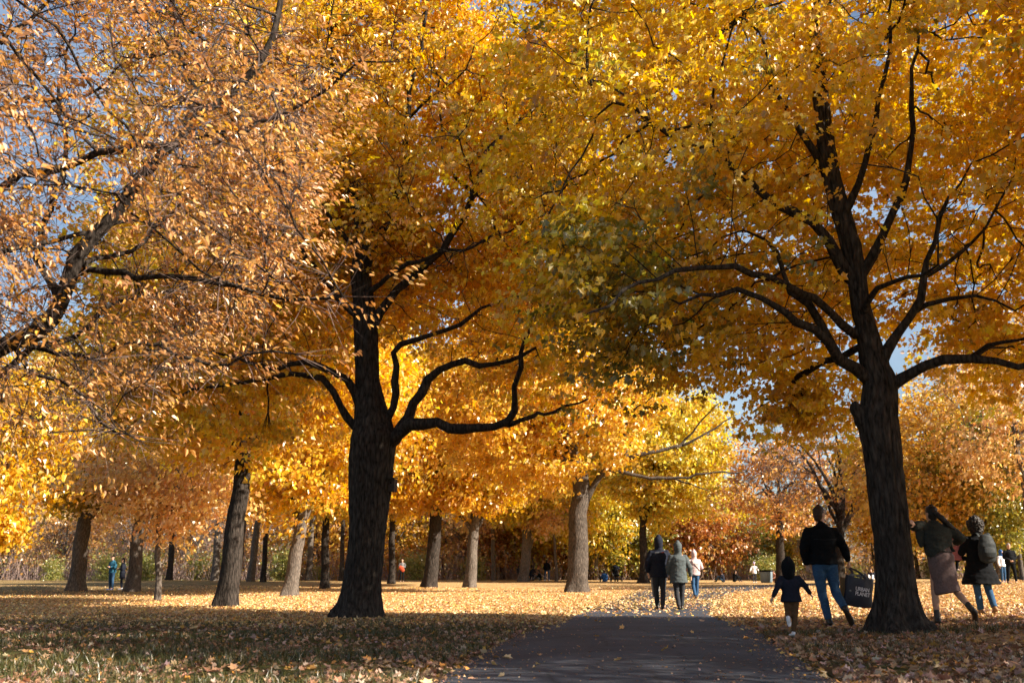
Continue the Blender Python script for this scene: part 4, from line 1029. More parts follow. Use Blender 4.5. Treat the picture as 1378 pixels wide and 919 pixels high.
# ------------------------------------------------------------------ generic park trees
def park_tree(name, label, base, trunk_r, fork_h, lean, ells, n_attr, n_leaf, leaf, cols, wts, rg, bark, group=None, zmin=2.0, step=0.45, kill=0.75, infl=3.0, nl=6, spread=0.42, flare=0.45, twigs=0, twig_mat=None, outline=OVAL, forks=None, dens_clump=8, sides=28, lean_c=0.4, crown=True, stems=None):
    root = empty(name, base); tag(root, label, 'tree', group)
    ells = [(np.array(c, float), r) for c, r in ells]
    top = ells[0][0] + np.array([0, 0, ells[0][1][2] * 0.75])
    fork = np.array([lean[0], lean[1], fork_h])
    C = np.array([(0, 0, 0), fork * 0.33 + np.array([0.03, 0, 0]), fork * 0.66 - np.array([0.03, 0, 0]), fork, fork + (top - fork) * 0.45 + rg.normal(0, 0.3, 3), top])
    rr = [trunk_r * 1.05, trunk_r * 0.95, trunk_r * 0.88, trunk_r * 0.8, trunk_r * 0.4, trunk_r * 0.06]
    link('trunk', trunk_mesh(C, rr, sides, 0.16, 0.02 if trunk_r > .15 else 0.006, flare, bark, rg.random() * 6, flare_h=0.3), root)
    sk = Skeleton(); Q = resample(C, step); s0 = np.r_[0, np.cumsum(np.linalg.norm(np.diff(C, axis=0), axis=1))]; s0 /= s0[-1]
    par = -1
    for i, q in enumerate(Q): par = sk.add(q, par, float(np.interp(i / (len(Q) - 1), s0, rr)), 0, True)
    nt = len(Q)
    ph = rg.random() * 6.3
    for i in range(nl):
        a = ph + i * 2.4 + rg.normal(0, 0.3)
        c, r = ells[rg.integers(0, len(ells))]
        e = c + np.array([math.cos(a) * r[0], math.sin(a) * r[1], rg.uniform(-0.35, 0.5) * r[2]]) * 0.72
        s_ = fork + (top - fork) * rg.uniform(-0.05, 0.4)
        mid = s_ + (e - s_) * 0.5 + np.array([0, 0, 0.12 * np.linalg.norm(e - s_)]) + rg.normal(0, 0.3, 3)
        sk.add_limb([s_, s_ + (mid - s_) * 0.5 + rg.normal(0, 0.12, 3), mid, e], trunk_r * rg.uniform(0.35, 0.55), 0.03, 1, step)
    for P, r0, r1 in (forks or []): sk.add_limb(P, r0, r1, 2, step)
    A = crown_points(rg, n_attr, ells, zmin)
    grow(sk, A, step=step, kill=kill, infl=infl, rg=rg, start_z=fork_h * 0.95)
    kids, acc = finish_radii(sk, tip=0.011)
    sel = np.ones(len(sk.p), bool); sel[:nt] = False
    g = tubes(sk, sel, min_r=0.008)
    if g is not None: link('limb', mesh_np('limb', *g, bark, smooth=True), root)
    sites, dirs = foliage_sites(sk, acc, 5)
    if twigs:
        k = rg.integers(0, len(sites), twigs)
        d = dirs[k] * 0.9 + rand_dirs(rg, twigs) * 0.7 + np.array([0, 0, 0.15])
        tm, p1, p2 = twig_mesh('twigs', sites[k], d, rg.uniform(0.5, 1.3, twigs), rg.uniform(0.006, 0.012, twigs), twig_mat or bark, rg)
        link('twigs', tm, root); sites = np.vstack([sites, p2]); dirs = np.vstack([dirs, d])
    if n_leaf:
        link('crown', crown_mesh('crown', sites, dirs, rg, n_leaf, leaf, outline, cols, wts, M_LEAF, spread=spread, clump=dens_clump), root)
    return root

rs = np.random.default_rng(21)
# maple added almost wholly out of view so its shadow covers the foreground
b = np.array([12.0, 9.2, float(ground_h(12.0, 9.2))])
park_tree('maple_tree', 'yellow maple placed almost wholly out of view past the right edge to shade the foreground', b, 0.33, 3.4, (0, 0), [((-0.2, 0, 7.0), (6.0, 6.0, 4.3))], 800, 110000, 0.125, GOLD, GOLDW, np.random.default_rng(22), M_BARK, zmin=2.9, outline=OVAL, spread=0.45)

def mid(px, pv, w, tx, tv, label, cr, ch, cols, wts, n_leaf=26000, leaf=0.2, bark=M_BARKL, Y=None, n_attr=420, seed=1, zmin=2.2, fork=None, off=(0, 0), twigs=0, name='maple_tree', group=None, fpx=(), **k):
    g = on_ground(px, pv) if Y is None else spot(px, Y)
    Y = g[1]
    r = w / 2 / F * Y
    tp = at(tx, tv, Y) - g
    if fpx: k['forks'] = [(limb_px(P, Y, Y - 1.5, g), r0, r1) for P, r0, r1 in fpx]
    fh = fork or max(1.8, tp[2])
    lean = tp[:2] * (fh / max(0.5, tp[2]))
    return park_tree(name, label, g, r, fh, (lean[0], lean[1]), [((lean[0] * 1.3 + off[0], off[1], ch), cr)], n_attr, n_leaf, leaf, cols, wts, np.random.default_rng(seed), bark, zmin=zmin, twigs=twigs, group=group, **k)

mid(303, 817, 27, 326, 640, 'leaning dark-trunked golden maple between the thin sapling and the forked maple', (5.0, 5.0, 4.6), 8.2, GOLD, GOLDW, n_leaf=44000, leaf=0.16, bark=M_BARK, n_attr=700, seed=31, zmin=2.9, spread=0.36)
mid(388, 802, 19, 404, 715, 'grey leaning trunk under golden leaves, just left of the big forked maple', (5.6, 5.0, 4.8), 8.2, GOLD, GOLDW, n_leaf=36000, leaf=0.2, seed=32, zmin=3.0, n_attr=520)
mid(101, 795, 21, 114, 700, 'pale grey leaning trunk with orange leaves and low dark limb, near the left edge', (5.4, 5.0, 4.2), 8.0, [(.66, .43, .05), (.60, .34, .035), (.42, .36, .05), (.70, .50, .09)], [4, 2, 3, 2], n_leaf=34000, leaf=0.2, seed=33, zmin=3.1, n_attr=520)
mid(178, 796, 18, 188, 700, 'knobbly pale trunk right behind the couple standing on the grass', (4.8, 4.8, 4.4), 8.2, [(.66, .42, .045), (.60, .32, .035), (.70, .50, .07), (.44, .35, .045)], [4, 2, 2, 2], n_leaf=30000, leaf=0.2, seed=34, zmin=2.9, n_attr=480)
mid(212, 808, 8.5, 214, 690, 'thin pale sapling with peach leaves in front of the leaning dark trunk', (2.9, 2.2, 1.5), 3.7, PEACH, PEACHW, n_leaf=9000, leaf=0.15, seed=35, zmin=1.9, n_attr=220, fork=2.3, step=0.3, kill=0.45, flare=0.2)
mid(776, 797, 27, 780, 640, 'thick grey trunk with golden crown and long bare limb over the path', (6.4, 5.6, 5.2), 9.8, [(.74, .47, .04), (.70, .39, .03), (.76, .55, .08)], [4, 3, 2], n_leaf=40000, leaf=0.21, seed=36, zmin=4.6, n_attr=520, off=(-2.2, 0), sides=40, bark=M_BARKM, fpx=[([(790, 672), (802, 648), (826, 624), (850, 615), (900, 604), (935, 592), (985, 562)], 0.18, 0.03), ([(806, 640), (830, 632), (870, 643), (920, 642), (950, 636), (1000, 634)], 0.12, 0.03), ([(843, 617), (841, 580), (852, 552), (880, 535)], 0.10, 0.03), ([(915, 600), (950, 560), (970, 540)], 0.07, 0.02), ([(900, 642), (925, 650), (950, 658)], 0.06, 0.02)])
mid(632, 790, 15, 640, 690, 'slim forked grey trunk under golden leaves, left of the thick trunk', (5.4, 5.0, 4.4), 8.6, GOLD, GOLDW, n_leaf=32000, leaf=0.22, seed=37, zmin=3.6, n_attr=460, fork=3.6)
mid(578, 785, 18, 592, 650, 'dark straight trunk right of the forked maple with orange-gold crown', (6.2, 5.6, 5.2), 9.6, [(.72, .43, .035), (.70, .35, .025), (.76, .53, .06)], [4, 3, 2], n_leaf=32000, leaf=0.26, bark=M_BARK, seed=38, zmin=3.8, n_attr=460, Y=62)
mid(437, 787, 11, 439, 700, 'straight dark trunk close behind the left side of the forked maple', (5.6, 5.2, 5.0), 9.0, YEL, YELW, n_leaf=28000, leaf=0.25, bark=M_BARK, seed=39, zmin=3.8, n_attr=420, Y=60)
mid(527, 784, 9, 528, 700, 'narrow dark trunk just right of the forked maple base', (5.4, 5, 4.6), 9.2, GOLD, GOLDW, n_leaf=24000, leaf=0.26, bark=M_BARK, seed=40, zmin=3.8, n_attr=380, Y=72)
mid(704, 781, 13, 712, 690, 'twin-stemmed pale trunk beside the dark picnic group, yellow leaves', (6.2, 5.6, 5.0), 9.4, YEL, YELW, n_leaf=28000, leaf=0.27, seed=41, zmin=3.2, n_attr=420, Y=80,
    forks=[([(0.1, 0, 0.6), (0.5, 0, 2.5), (0.9, 0, 4.5), (1.6, 0.2, 7.0)], 0.26, 0.05)])
mid(866, 777, 11, 866, 700, 'spreading yellow tree with pale flared base, behind the hooded walkers', (5.2, 5.0, 5.8), 9.9, YEL, YELW, n_leaf=36000, leaf=0.27, bark=M_BARK, seed=42, zmin=3.6, n_attr=560, Y=76, off=(1.7, 0), flare=1.2)
mid(1049, 780, 12, 1050, 700, 'dark trunk with sparse rusty orange leaves behind the hooded child', (3.6, 3.6, 3.4), 6.8, BROWN, BROWNW, n_leaf=4200, leaf=0.25, bark=M_BARKF, seed=43, zmin=3.0, n_attr=420, Y=72, twigs=2600, twig_mat=M_TWIGD, fork=4.0)
mid(1128, 782, 14, 1130, 720, 'nearly leafless many-limbed tree behind the man with the bag', (5.0, 4.6, 4.8), 7.6, BROWN, BROWNW, n_leaf=1800, leaf=0.2, bark=M_BARKF, seed=44, zmin=2.2, n_attr=620, Y=62, twigs=4200, twig_mat=M_TWIGD, fork=2.2, nl=10, kill=0.6)
mid(1262, 780, 10, 1258, 700, 'orange tree with bent grey branches above the leaning woman', (4.2, 4.0, 4.0), 6.4, [(.68, .43, .06), (.62, .33, .045), (.68, .47, .10)], [3, 3, 2], n_leaf=15000, leaf=0.22, bark=M_BARKL, seed=45, zmin=1.6, n_attr=420, Y=55, fork=2.0, twigs=700)
mid(1345, 780, 10, 1338, 700, 'olive green tree with yellow flecks at the right edge behind the woman with backpack', (3.9, 3.6, 4.2), 5.4, OLIVE, OLIVEW, n_leaf=24000, leaf=0.17, bark=M_BARKL, seed=46, zmin=0.6, n_attr=480, Y=54, fork=1.6)
mid(1395, 780, 11, 1372, 600, 'pale bare-limbed tree with peach leaves at the right edge', (3.6, 3.4, 4.4), 8.4, PEACH, PEACHW, n_leaf=8000, leaf=0.2, bark=M_BARKL, seed=47, zmin=2.0, n_attr=320, Y=48, twigs=900, fork=4.5)
mid(-90, 786, 12, -95, 690, 'yellow tree standing past the left edge, its low bright leaves reaching into view', (4.6, 4.2, 4.0), 6.0, GOLD, GOLDW, n_leaf=22000, leaf=0.2, bark=M_BARK, seed=48, zmin=2.4, n_attr=400, Y=40, off=(1.0, 0))

# ------------------------------------------------------------------ ground, path, fallen leaves, grass
def ground_material():
    m, nt, out = mat('park_ground'); L = nt.links.new
    tc = N(nt, 'ShaderNodeTexCoord')
    sep = N(nt, 'ShaderNodeSeparateXYZ'); L(tc.outputs['Object'], sep.inputs[0])
    n1 = N(nt, 'ShaderNodeTexNoise', Scale=0.55, Detail=6.0, Roughness=0.6); L(tc.outputs['Object'], n1.inputs[0])
    n2 = N(nt, 'ShaderNodeTexNoise', Scale=7.0, Detail=6.0, Roughness=0.7); L(tc.outputs['Object'], n2.inputs[0])
    vo = N(nt, 'ShaderNodeTexVoronoi', Scale=9.0); L(tc.outputs['Object'], vo.inputs[0])
    grass = ramp(nt, [(0.3, (.028, .032, .010)), (0.55, (.06, .060, .018)), (0.75, (.10, .082, .03))]); L(n2.outputs['Fac'], grass.inputs[0])
    soil = ramp(nt, [(0.3, (.07, .045, .028)), (0.7, (.15, .10, .06))]); L(n2.outputs['Fac'], soil.inputs[0])
    litter = ramp(nt, [(0.0, (.20, .10, .035)), (0.25, (.42, .26, .12)), (0.55, (.56, .40, .20)), (0.8, (.48, .31, .13)), (1.0, (.30, .17, .06))])
    sc = N(nt, 'ShaderNodeSeparateColor'); L(vo.outputs['Color'], sc.inputs[0]); L(sc.outputs[0], litter.inputs[0])
    mx = N(nt, 'ShaderNodeMixRGB'); r1 = ramp(nt, [(0.5, (0, 0, 0)), (0.62, (1, 1, 1))]); L(n1.outputs['Fac'], r1.inputs[0]); L(r1.outputs[0], mx.inputs[0])
    L(grass.outputs[0], mx.inputs[1]); L(soil.outputs[0], mx.inputs[2])
    # leaf cover thickens away from the near lawn and on the right-hand side
    my = N(nt, 'ShaderNodeMapRange'); my.inputs[1].default_value = 13; my.inputs[2].default_value = 27; L(sep.outputs[1], my.inputs[0])
    mxx = N(nt, 'ShaderNodeMapRange'); mxx.inputs[1].default_value = 2.0; mxx.inputs[2].default_value = 5.0; mxx.inputs[4].default_value = 0.55; L(sep.outputs[0], mxx.inputs[0])
    mL = N(nt, 'ShaderNodeMapRange'); mL.inputs[1].default_value = -4; mL.inputs[2].default_value = -18; mL.inputs[3].default_value = 0.0; mL.inputs[4].default_value = -0.55; L(sep.outputs[0], mL.inputs[0])
    mf = N(nt, 'ShaderNodeMapRange'); mf.inputs[1].default_value = 92; mf.inputs[2].default_value = 104; mf.inputs[4].default_value = -0.5; L(sep.outputs[1], mf.inputs[0])
    a1 = N(nt, 'ShaderNodeMath'); a1.operation = 'ADD'; L(my.outputs[0], a1.inputs[0]); L(mxx.outputs[0], a1.inputs[1])
    a2 = N(nt, 'ShaderNodeMath'); a2.operation = 'ADD'; L(a1.outputs[0], a2.inputs[0]); L(mL.outputs[0], a2.inputs[1])
    a2b = N(nt, 'ShaderNodeMath'); a2b.operation = 'ADD'; L(a2.outputs[0], a2b.inputs[0]); L(mf.outputs[0], a2b.inputs[1])
    n3 = N(nt, 'ShaderNodeTexNoise', Scale=1.7, Detail=5.0, Roughness=0.7); L(tc.outputs['Object'], n3.inputs[0])
    a3 = N(nt, 'ShaderNodeMath'); a3.operation = 'ADD'; L(a2b.outputs[0], a3.inputs[0]); L(n3.outputs['Fac'], a3.inputs[1])
    cl = ramp(nt, [(0.62, (0, 0, 0)), (0.95, (1, 1, 1))])
    h = N(nt, 'ShaderNodeMath'); h.operation = 'MULTIPLY'; h.inputs[1].default_value = 0.8; L(a3.outputs[0], h.inputs[0]); L(h.outputs[0], cl.inputs[0])
    m2 = N(nt, 'ShaderNodeMixRGB'); L(cl.outputs[0], m2.inputs[0]); L(mx.outputs[0], m2.inputs[1]); L(litter.outputs[0], m2.inputs[2])
    b = N(nt, 'ShaderNodeBsdfPrincipled', Roughness=0.95); b.inputs['Specular IOR Level'].default_value = 0.1
    bp = N(nt, 'ShaderNodeBump', Strength=0.8, Distance=0.06); L(vo.outputs['Distance'], bp.inputs['Height'])
    L(bp.outputs[0], b.inputs['Normal']); L(m2.outputs[0], b.inputs['Base Color']); L(b.outputs[0], out.inputs[0])
    return m

def asphalt_material():
    m, nt, out = mat('worn_asphalt'); L = nt.links.new
    tc = N(nt, 'ShaderNodeTexCoord')
    n1 = N(nt, 'ShaderNodeTexNoise', Scale=45.0, Detail=6.0, Roughness=0.85); L(tc.outputs['Object'], n1.inputs[0])
    n2 = N(nt, 'ShaderNodeTexNoise', Scale=0.8, Detail=6.0); L(tc.outputs['Object'], n2.inputs[0])
    vo = N(nt, 'ShaderNodeTexVoronoi', Scale=0.9); vo.feature = 'DISTANCE_TO_EDGE'
    dis = N(nt, 'ShaderNodeMixRGB', Fac=0.12); dis.blend_type = 'ADD'; nn = N(nt, 'ShaderNodeTexNoise', Scale=4.0, Detail=5.0); L(tc.outputs['Object'], nn.inputs[0])
    L(tc.outputs['Object'], dis.inputs[1]); L(nn.outputs['Color'], dis.inputs[2]); L(dis.outputs[0], vo.inputs[0])
    r1 = ramp(nt, [(0.3, (.022, .027, .040)), (0.7, (.058, .066, .088))]); L(n1.outputs['Fac'], r1.inputs[0])
    r2 = ramp(nt, [(0.35, (.62, .62, .64)), (0.65, (1.25, 1.23, 1.2))]); L(n2.outputs['Fac'], r2.inputs[0])
    mu = N(nt, 'ShaderNodeMixRGB', Fac=1.0); mu.blend_type = 'MULTIPLY'; L(r1.outputs[0], mu.inputs[1]); L(r2.outputs[0], mu.inputs[2])
    cr = ramp(nt, [(0.0, (.35, .35, .35)), (0.02, (1, 1, 1))]); L(vo.outputs['Distance'], cr.inputs[0])
    m3 = N(nt, 'ShaderNodeMixRGB', Fac=0.8); m3.blend_type = 'MULTIPLY'; L(mu.outputs[0], m3.inputs[1]); L(cr.outputs[0], m3.inputs[2])
    b = N(nt, 'ShaderNodeBsdfPrincipled', Roughness=0.8); b.inputs['Specular IOR Level'].default_value = 0.35
    bp = N(nt, 'ShaderNodeBump', Strength=0.5, Distance=0.012); L(n1.outputs['Fac'], bp.inputs['Height'])
    L(bp.outputs[0], b.inputs['Normal']); L(m3.outputs[0], b.inputs['Base Color']); L(b.outputs[0], out.inputs[0])
    return m

M_GROUND = ground_material(); M_ASPH = asphalt_material()

def axis(fine0, fine1, fs, ext0, ext1):
    a = list(np.arange(fine0, fine1 + 1e-6, fs)); s = fs; v = fine1
    while v < ext1: s *= 1.25; v += s; a.append(v)
    s = fs; v = fine0; pre = []
    while v > ext0: s *= 1.25; v -= s; pre.append(v)
    return np.array(pre[::-1] + a)

gx = axis(-16, 16, 0.4, -900, 900); gy = axis(2, 110, 0.4, -300, 1500)
X, Y_ = np.meshgrid(gx, gy)
Z = ground_h(X, Y_)
nx, ny = len(gx), len(gy)
q = (np.arange(ny - 1)[:, None] * nx + np.arange(nx - 1)[None])
flat = np.stack([q, q + 1, q + nx + 1, q + nx], 2).reshape(-1)
g = link('ground', mesh_np('ground', np.stack([X.ravel(), Y_.ravel(), Z.ravel()], 1), flat, np.full((nx - 1) * (ny - 1), 4), M_GROUND, smooth=True))
tag(g, kind='structure')

# path: left and right edges by distance
PE = np.array([(-6, -2.2, 0.9), (2, -1.6, 1.6), (8.0, -0.62, 2.46), (12.2, -0.22, 3.1), (17, 0.55, 3.85), (21.8, 1.0, 4.45), (26, 1.7, 5.3), (32, 2.8, 6.6), (40, 4.3, 8.6), (48, 5.8, 12.0), (52, 6.6, 17.0), (56, 8.0, 30.0), (60.5, 12.0, 31.0)])
def path_edges(y):
    return np.interp(y, PE[:, 0], PE[:, 1]), np.interp(y, PE[:, 0], PE[:, 2])
ys = np.arange(-6, 60.4, 0.4)
V = []; nxp = 26
er = np.random.default_rng(5)
for y in ys:
    l, r = path_edges(y)
    l += 0.07 * mnoise.noise((0.3, y * 1.6, 0)) + 0.03 * mnoise.noise((0.3, y * 6, 3)); r += 0.07 * mnoise.noise((9.3, y * 1.6, 0)) + 0.03 * mnoise.noise((9.3, y * 6, 3))
    xs = np.linspace(l, r, nxp)
    V.append(np.stack([xs, np.full(nxp, y), ground_h(xs, np.full(nxp, y)) + 0.012 + 0.02 * (1 - ((xs - (l + r) / 2) / ((r - l) / 2)) ** 2)], 1))
V = np.vstack(V); m_ = len(ys)
q = (np.arange(m_ - 1)[:, None] * nxp + np.arange(nxp - 1)[None])
p = link('path', mesh_np('path', V, np.stack([q, q + 1, q + nxp + 1, q + nxp], 2).reshape(-1), np.full((m_ - 1) * (nxp - 1), 4), M_ASPH, smooth=True))
tag(p, kind='structure')

def scatter_leaves(name, XY, size, cols, wts, rg, tilt=0.38, lift=0.02, outline=OVAL, zoff=0.0):
    n = len(XY)
    z = ground_h(XY[:, 0], XY[:, 1]) + rg.random(n) * lift + zoff
    a = rg.random(n) * 2 * math.pi
    tip = np.stack([np.cos(a), np.sin(a), rg.normal(0.06, 0.2, n)], 1)
    nor = np.array([0, 0, 1.0]) + rg.normal(0, tilt, (n, 3))
    V, f, c, cv = leaves(np.c_[XY, z], tip, nor, size * np.clip(rg.normal(1, .25, n), .5, 1.6), outline, rg.normal(.35, .35, n), rg.normal(0.1, 0.3, n), palette(rg, n, cols, wts, .22))
    return mesh_np(name, V, f, c, M_LITTER, color=cv)

def frustum_xy(rg, n, y0, y1, pw=1.0, margin=1.12):
    y = y0 * (y1 / y0) ** rg.random(n) if pw == 0 else (y0 ** pw + (y1 ** pw - y0 ** pw) * rg.random(n)) ** (1 / pw)
    x = (rg.random(n) * 2 - 1) * 689 / F * y * margin
    return np.stack([x, y], 1)

lr = np.random.default_rng(51)
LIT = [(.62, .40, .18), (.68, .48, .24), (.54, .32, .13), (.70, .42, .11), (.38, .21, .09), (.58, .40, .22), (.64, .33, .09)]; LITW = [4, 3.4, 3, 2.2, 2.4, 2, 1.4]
DRK = [(.30, .165, .085), (.37, .22, .12), (.20, .11, .06), (.44, .30, .20), (.46, .24, .045), (.27, .145, .10), (.36, .26, .225)]; DRKW = [4, 3, 3, 2, 1.4, 2, 1.4]  # brown leaves of the near lawn, darkened further to carry the foreground shade
def patchy(p, s, o=0.0):
    return np.array([mnoise.noise((a * s + o, b_ * s, 0.3)) for a, b_ in p])
def off_path(p, pad=0.0):
    l, r = path_edges(p[:, 1]); return (p[:, 0] < l - pad) | (p[:, 0] > r + pad)
# near lawn: sparse on the left, thick on the right
a = frustum_xy(lr, 130000, 7.0, 24.0, 0.8)
ok = off_path(a, 0.03)
l, r = path_edges(a[:, 1])
left = a[:, 0] < l
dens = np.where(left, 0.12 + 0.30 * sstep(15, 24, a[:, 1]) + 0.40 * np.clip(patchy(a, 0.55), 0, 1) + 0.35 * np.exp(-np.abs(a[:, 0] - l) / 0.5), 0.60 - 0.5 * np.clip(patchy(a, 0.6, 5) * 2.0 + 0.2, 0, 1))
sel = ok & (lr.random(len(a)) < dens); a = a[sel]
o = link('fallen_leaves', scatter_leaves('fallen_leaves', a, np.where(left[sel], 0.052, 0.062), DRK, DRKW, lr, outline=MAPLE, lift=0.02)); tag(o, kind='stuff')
# the sunny strip beyond: a full carpet
b_ = frustum_xy(lr, 270000, 15.0, 62.0, 0.55)
ok = off_path(b_, -0.3)
dd = sstep(15, 22, b_[:, 1]) * (0.22 + 0.78 * sstep(-16, -5, b_[:, 0] + 0.12 * (b_[:, 1] - 25) + 2.5 * patchy(b_, 0.25, 3))) * np.where(b_[:, 1] > 40, 0.8, 1)
b_ = b_[ok & (lr.random(len(b_)) < dd)]
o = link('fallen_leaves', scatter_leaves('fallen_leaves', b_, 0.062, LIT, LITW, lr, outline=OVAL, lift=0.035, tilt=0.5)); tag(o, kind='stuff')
# leaves blown over the asphalt
c1 = frustum_xy(lr, 260000, 7.0, 58.0, 0.6)
l, r = path_edges(c1[:, 1])
edge = np.minimum(c1[:, 0] - l, r - c1[:, 0])
dd = np.where(edge > 0, 0.0012 + 0.06 * np.exp(-edge / 0.10) + 0.34 * sstep(21, 31, c1[:, 1]) * (1 - 0.75 * sstep(44, 50, c1[:, 1])) + 0.02 * sstep(16, 24, c1[:, 1]), 0)
c1 = c1[lr.random(len(c1)) < dd]; pl, pr = path_edges(c1[:, 1])
o = link('fallen_leaves', scatter_leaves('fallen_leaves', c1, 0.062, LIT, LITW, lr, outline=MAPLE, lift=0.008, zoff=0.016 + 0.02 * (1 - ((c1[:, 0] - (pl + pr) / 2) / ((pr - pl) / 2)) ** 2))); tag(o, kind='stuff')

c2 = frustum_xy(lr, 300000, 7.0, 26.0, 0.7)
l, r = path_edges(c2[:, 1]); edge = np.minimum(c2[:, 0] - l, r - c2[:, 0])
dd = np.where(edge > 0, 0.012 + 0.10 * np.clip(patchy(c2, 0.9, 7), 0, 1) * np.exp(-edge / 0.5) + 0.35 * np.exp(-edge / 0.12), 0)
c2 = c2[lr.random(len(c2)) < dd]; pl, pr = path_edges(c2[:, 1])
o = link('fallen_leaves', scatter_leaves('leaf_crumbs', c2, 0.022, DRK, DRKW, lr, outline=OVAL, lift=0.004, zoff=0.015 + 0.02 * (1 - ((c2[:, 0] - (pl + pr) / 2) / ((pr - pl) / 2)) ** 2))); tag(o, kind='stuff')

# grass blades on the near lawn
gp = frustum_xy(lr, 260000, 7.0, 26.0, 0.7)
l, r = path_edges(gp[:, 1])
pn = patchy(gp, 0.7, 2)
dd = np.where(gp[:, 0] < l - 0.05, 0.30 + 0.95 * pn - 0.35 * sstep(17, 24, gp[:, 1]), np.where(gp[:, 0] > r + 0.05, 0.16 + 0.9 * pn - 0.2 * sstep(12, 16, gp[:, 1]), 0))
gp = gp[lr.random(len(gp)) < dd]
n = len(gp)
zz = ground_h(gp[:, 0], gp[:, 1])
an = lr.random(n) * 6.283; hgt = lr.uniform(0.03, 0.085, n); wd = lr.uniform(0.004, 0.008, n) * (0.7 + gp[:, 1] / 18)
lean = lr.normal(0, 0.035, (n, 2))
V = np.zeros((n, 3, 3))
V[:, 0] = np.c_[gp[:, 0] - np.cos(an) * wd, gp[:, 1] - np.sin(an) * wd, zz - 0.01]; V[:, 1] = np.c_[gp[:, 0] + np.cos(an) * wd, gp[:, 1] + np.sin(an) * wd, zz - 0.01]
V[:, 2] = np.c_[gp + lean, zz + hgt]
cv = np.repeat(palette(lr, n, [(.060, .066, .018), (.095, .088, .026), (.04, .046, .013), (.16, .12, .05)], [4, 3, 3, 2.2], .2), 3, axis=0)
o = link('grass', mesh_np('grass', V.reshape(-1, 3), np.arange(3 * n), np.full(n, 3), M_GRASSB, color=cv)); tag(o, kind='stuff')

# ------------------------------------------------------------------ the wood that closes the lawn
def far_proto(kind, seed, cols, wts, cr, ch, n_leaf, leaf, label, group, twigs=0, r=0.2, bark=M_BARKL, fork=2.5, zmin=1.2, nl=7, n_attr=200):
    o = park_tree(kind, label, (0, 0, 0), r, fork, (0.2, 0), [((0, 0, ch), cr)], n_attr, n_leaf, leaf, cols, wts, np.random.default_rng(seed), bark, zmin=zmin, step=0.7, kill=1.1, infl=4.5, nl=nl,
                  spread=0.6, twigs=twigs, twig_mat=M_TWIG, sides=12, group=group)
    return o
used = set()
def plant(o, px, Y, s, rz):
    q = spot(px, Y)
    c = o if o.name not in used else copy_tree(o)
    used.add(o.name)
    c.location = q; c.rotation_euler = (0, 0, rz); c.scale = (s, s, s * fr.uniform(0.92, 1.1))
    return c
fr = np.random.default_rng(77)
W_Y = far_proto('autumn_tree', 101, YEL, YELW, (4.6, 4.6, 5.2), 7.0, 10000, 0.34, 'bright yellow leafy tree in the wood closing the lawn', 'yellow trees of the far wood')
W_G = far_proto('autumn_tree', 102, GOLD, GOLDW, (4.4, 4.4, 5.0), 7.4, 10000, 0.34, 'golden orange leafy tree in the wood closing the lawn', 'golden trees of the far wood')
W_R = far_proto('autumn_tree', 103, RUST, RUSTW, (3.6, 3.6, 3.0), 3.6, 8000, 0.28, 'low rust red leafy tree at the edge of the far wood', 'rust red trees of the far wood', zmin=0.3, fork=1.0)
W_O = far_proto('autumn_tree', 104, ORG, ORGW, (3.8, 3.8, 4.2), 5.4, 6500, 0.3, 'rough orange tree with sky showing through in the far wood', 'orange trees of the far wood', twigs=900, zmin=0.8)
W_P = far_proto('autumn_tree', 105, PEACH, PEACHW, (3.4, 3.4, 3.6), 4.6, 3200, 0.26, 'thin peach coloured tree with grey twigs in the far wood', 'peach trees of the far wood', twigs=1800, zmin=0.6, fork=1.4)
W_B = far_proto('bare_tree', 106, BROWN, BROWNW, (3.6, 3.6, 4.6), 5.8, 700, 0.22, 'bare pinkish grey tree without leaves in the far wood', 'bare trees of the far wood', twigs=3600, zmin=1.0, nl=10, n_attr=320)
W_V = far_proto('autumn_tree', 107, OLIVE, OLIVEW, (3.8, 3.8, 4.0), 4.6, 9000, 0.27, 'olive green tree flecked with yellow in the far wood', 'olive trees of the far wood', zmin=0.3, fork=1.0)
W_S = far_proto('shrub', 108, [(.30, .32, .07), (.42, .40, .10), (.20, .25, .05), (.50, .42, .14)], [3, 3, 2, 2], (1.7, 1.7, 1.0), 1.0, 2600, 0.17, 'low yellowish green shrub along the foot of the wood', 'green shrubs along the wood', zmin=0.1, fork=0.4, r=0.05, nl=8, n_attr=120)
def rows(n, px0, px1, Y0, Y1, kinds, wts, s0=0.8, s1=1.25):
    w_ = np.array(wts, float) / sum(wts)
    for i in range(n):
        px = px0 + (px1 - px0) * (i + fr.random()) / n
        o = kinds[fr.choice(len(kinds), p=w_)]
        plant(o, px, fr.uniform(Y0, Y1), fr.uniform(s0, s1), fr.random() * 6.28)
rows(13, -60, 380, 92, 104, [W_B, W_P], [5, 2], 0.75, 1.05)
rows(13, -60, 420, 106, 122, [W_B, W_P, W_O, W_G], [4, 3, 2, 1.5], 1.0, 1.4)
rows(12, 400, 800, 90, 100, [W_P, W_O, W_B, W_Y, W_R], [3, 2, 2, 1.6, 0.8], 0.75, 1.05)
rows(13, 400, 860, 104, 124, [W_Y, W_G, W_O], [4, 3, 1.5], 1.05, 1.45)
rows(6, 790, 960, 86, 94, [W_R, W_V, W_Y, W_B], [1.3, 1.6, 1.6, 1.5], 0.75, 1.0)
rows(6, 820, 1010, 100, 116, [W_V, W_Y, W_O, W_B], [2, 2, 2, 1], 0.85, 1.1)
rows(6, 960, 1180, 88, 96, [W_V, W_Y, W_B], [2, 2, 3], 0.5, 0.7)
rows(7, 1195, 1440, 80, 90, [W_G, W_Y, W_V], [3, 2, 1.5], 0.75, 1.0)
rows(5, 985, 1180, 98, 112, [W_B, W_P], [4, 1], 0.6, 0.85)
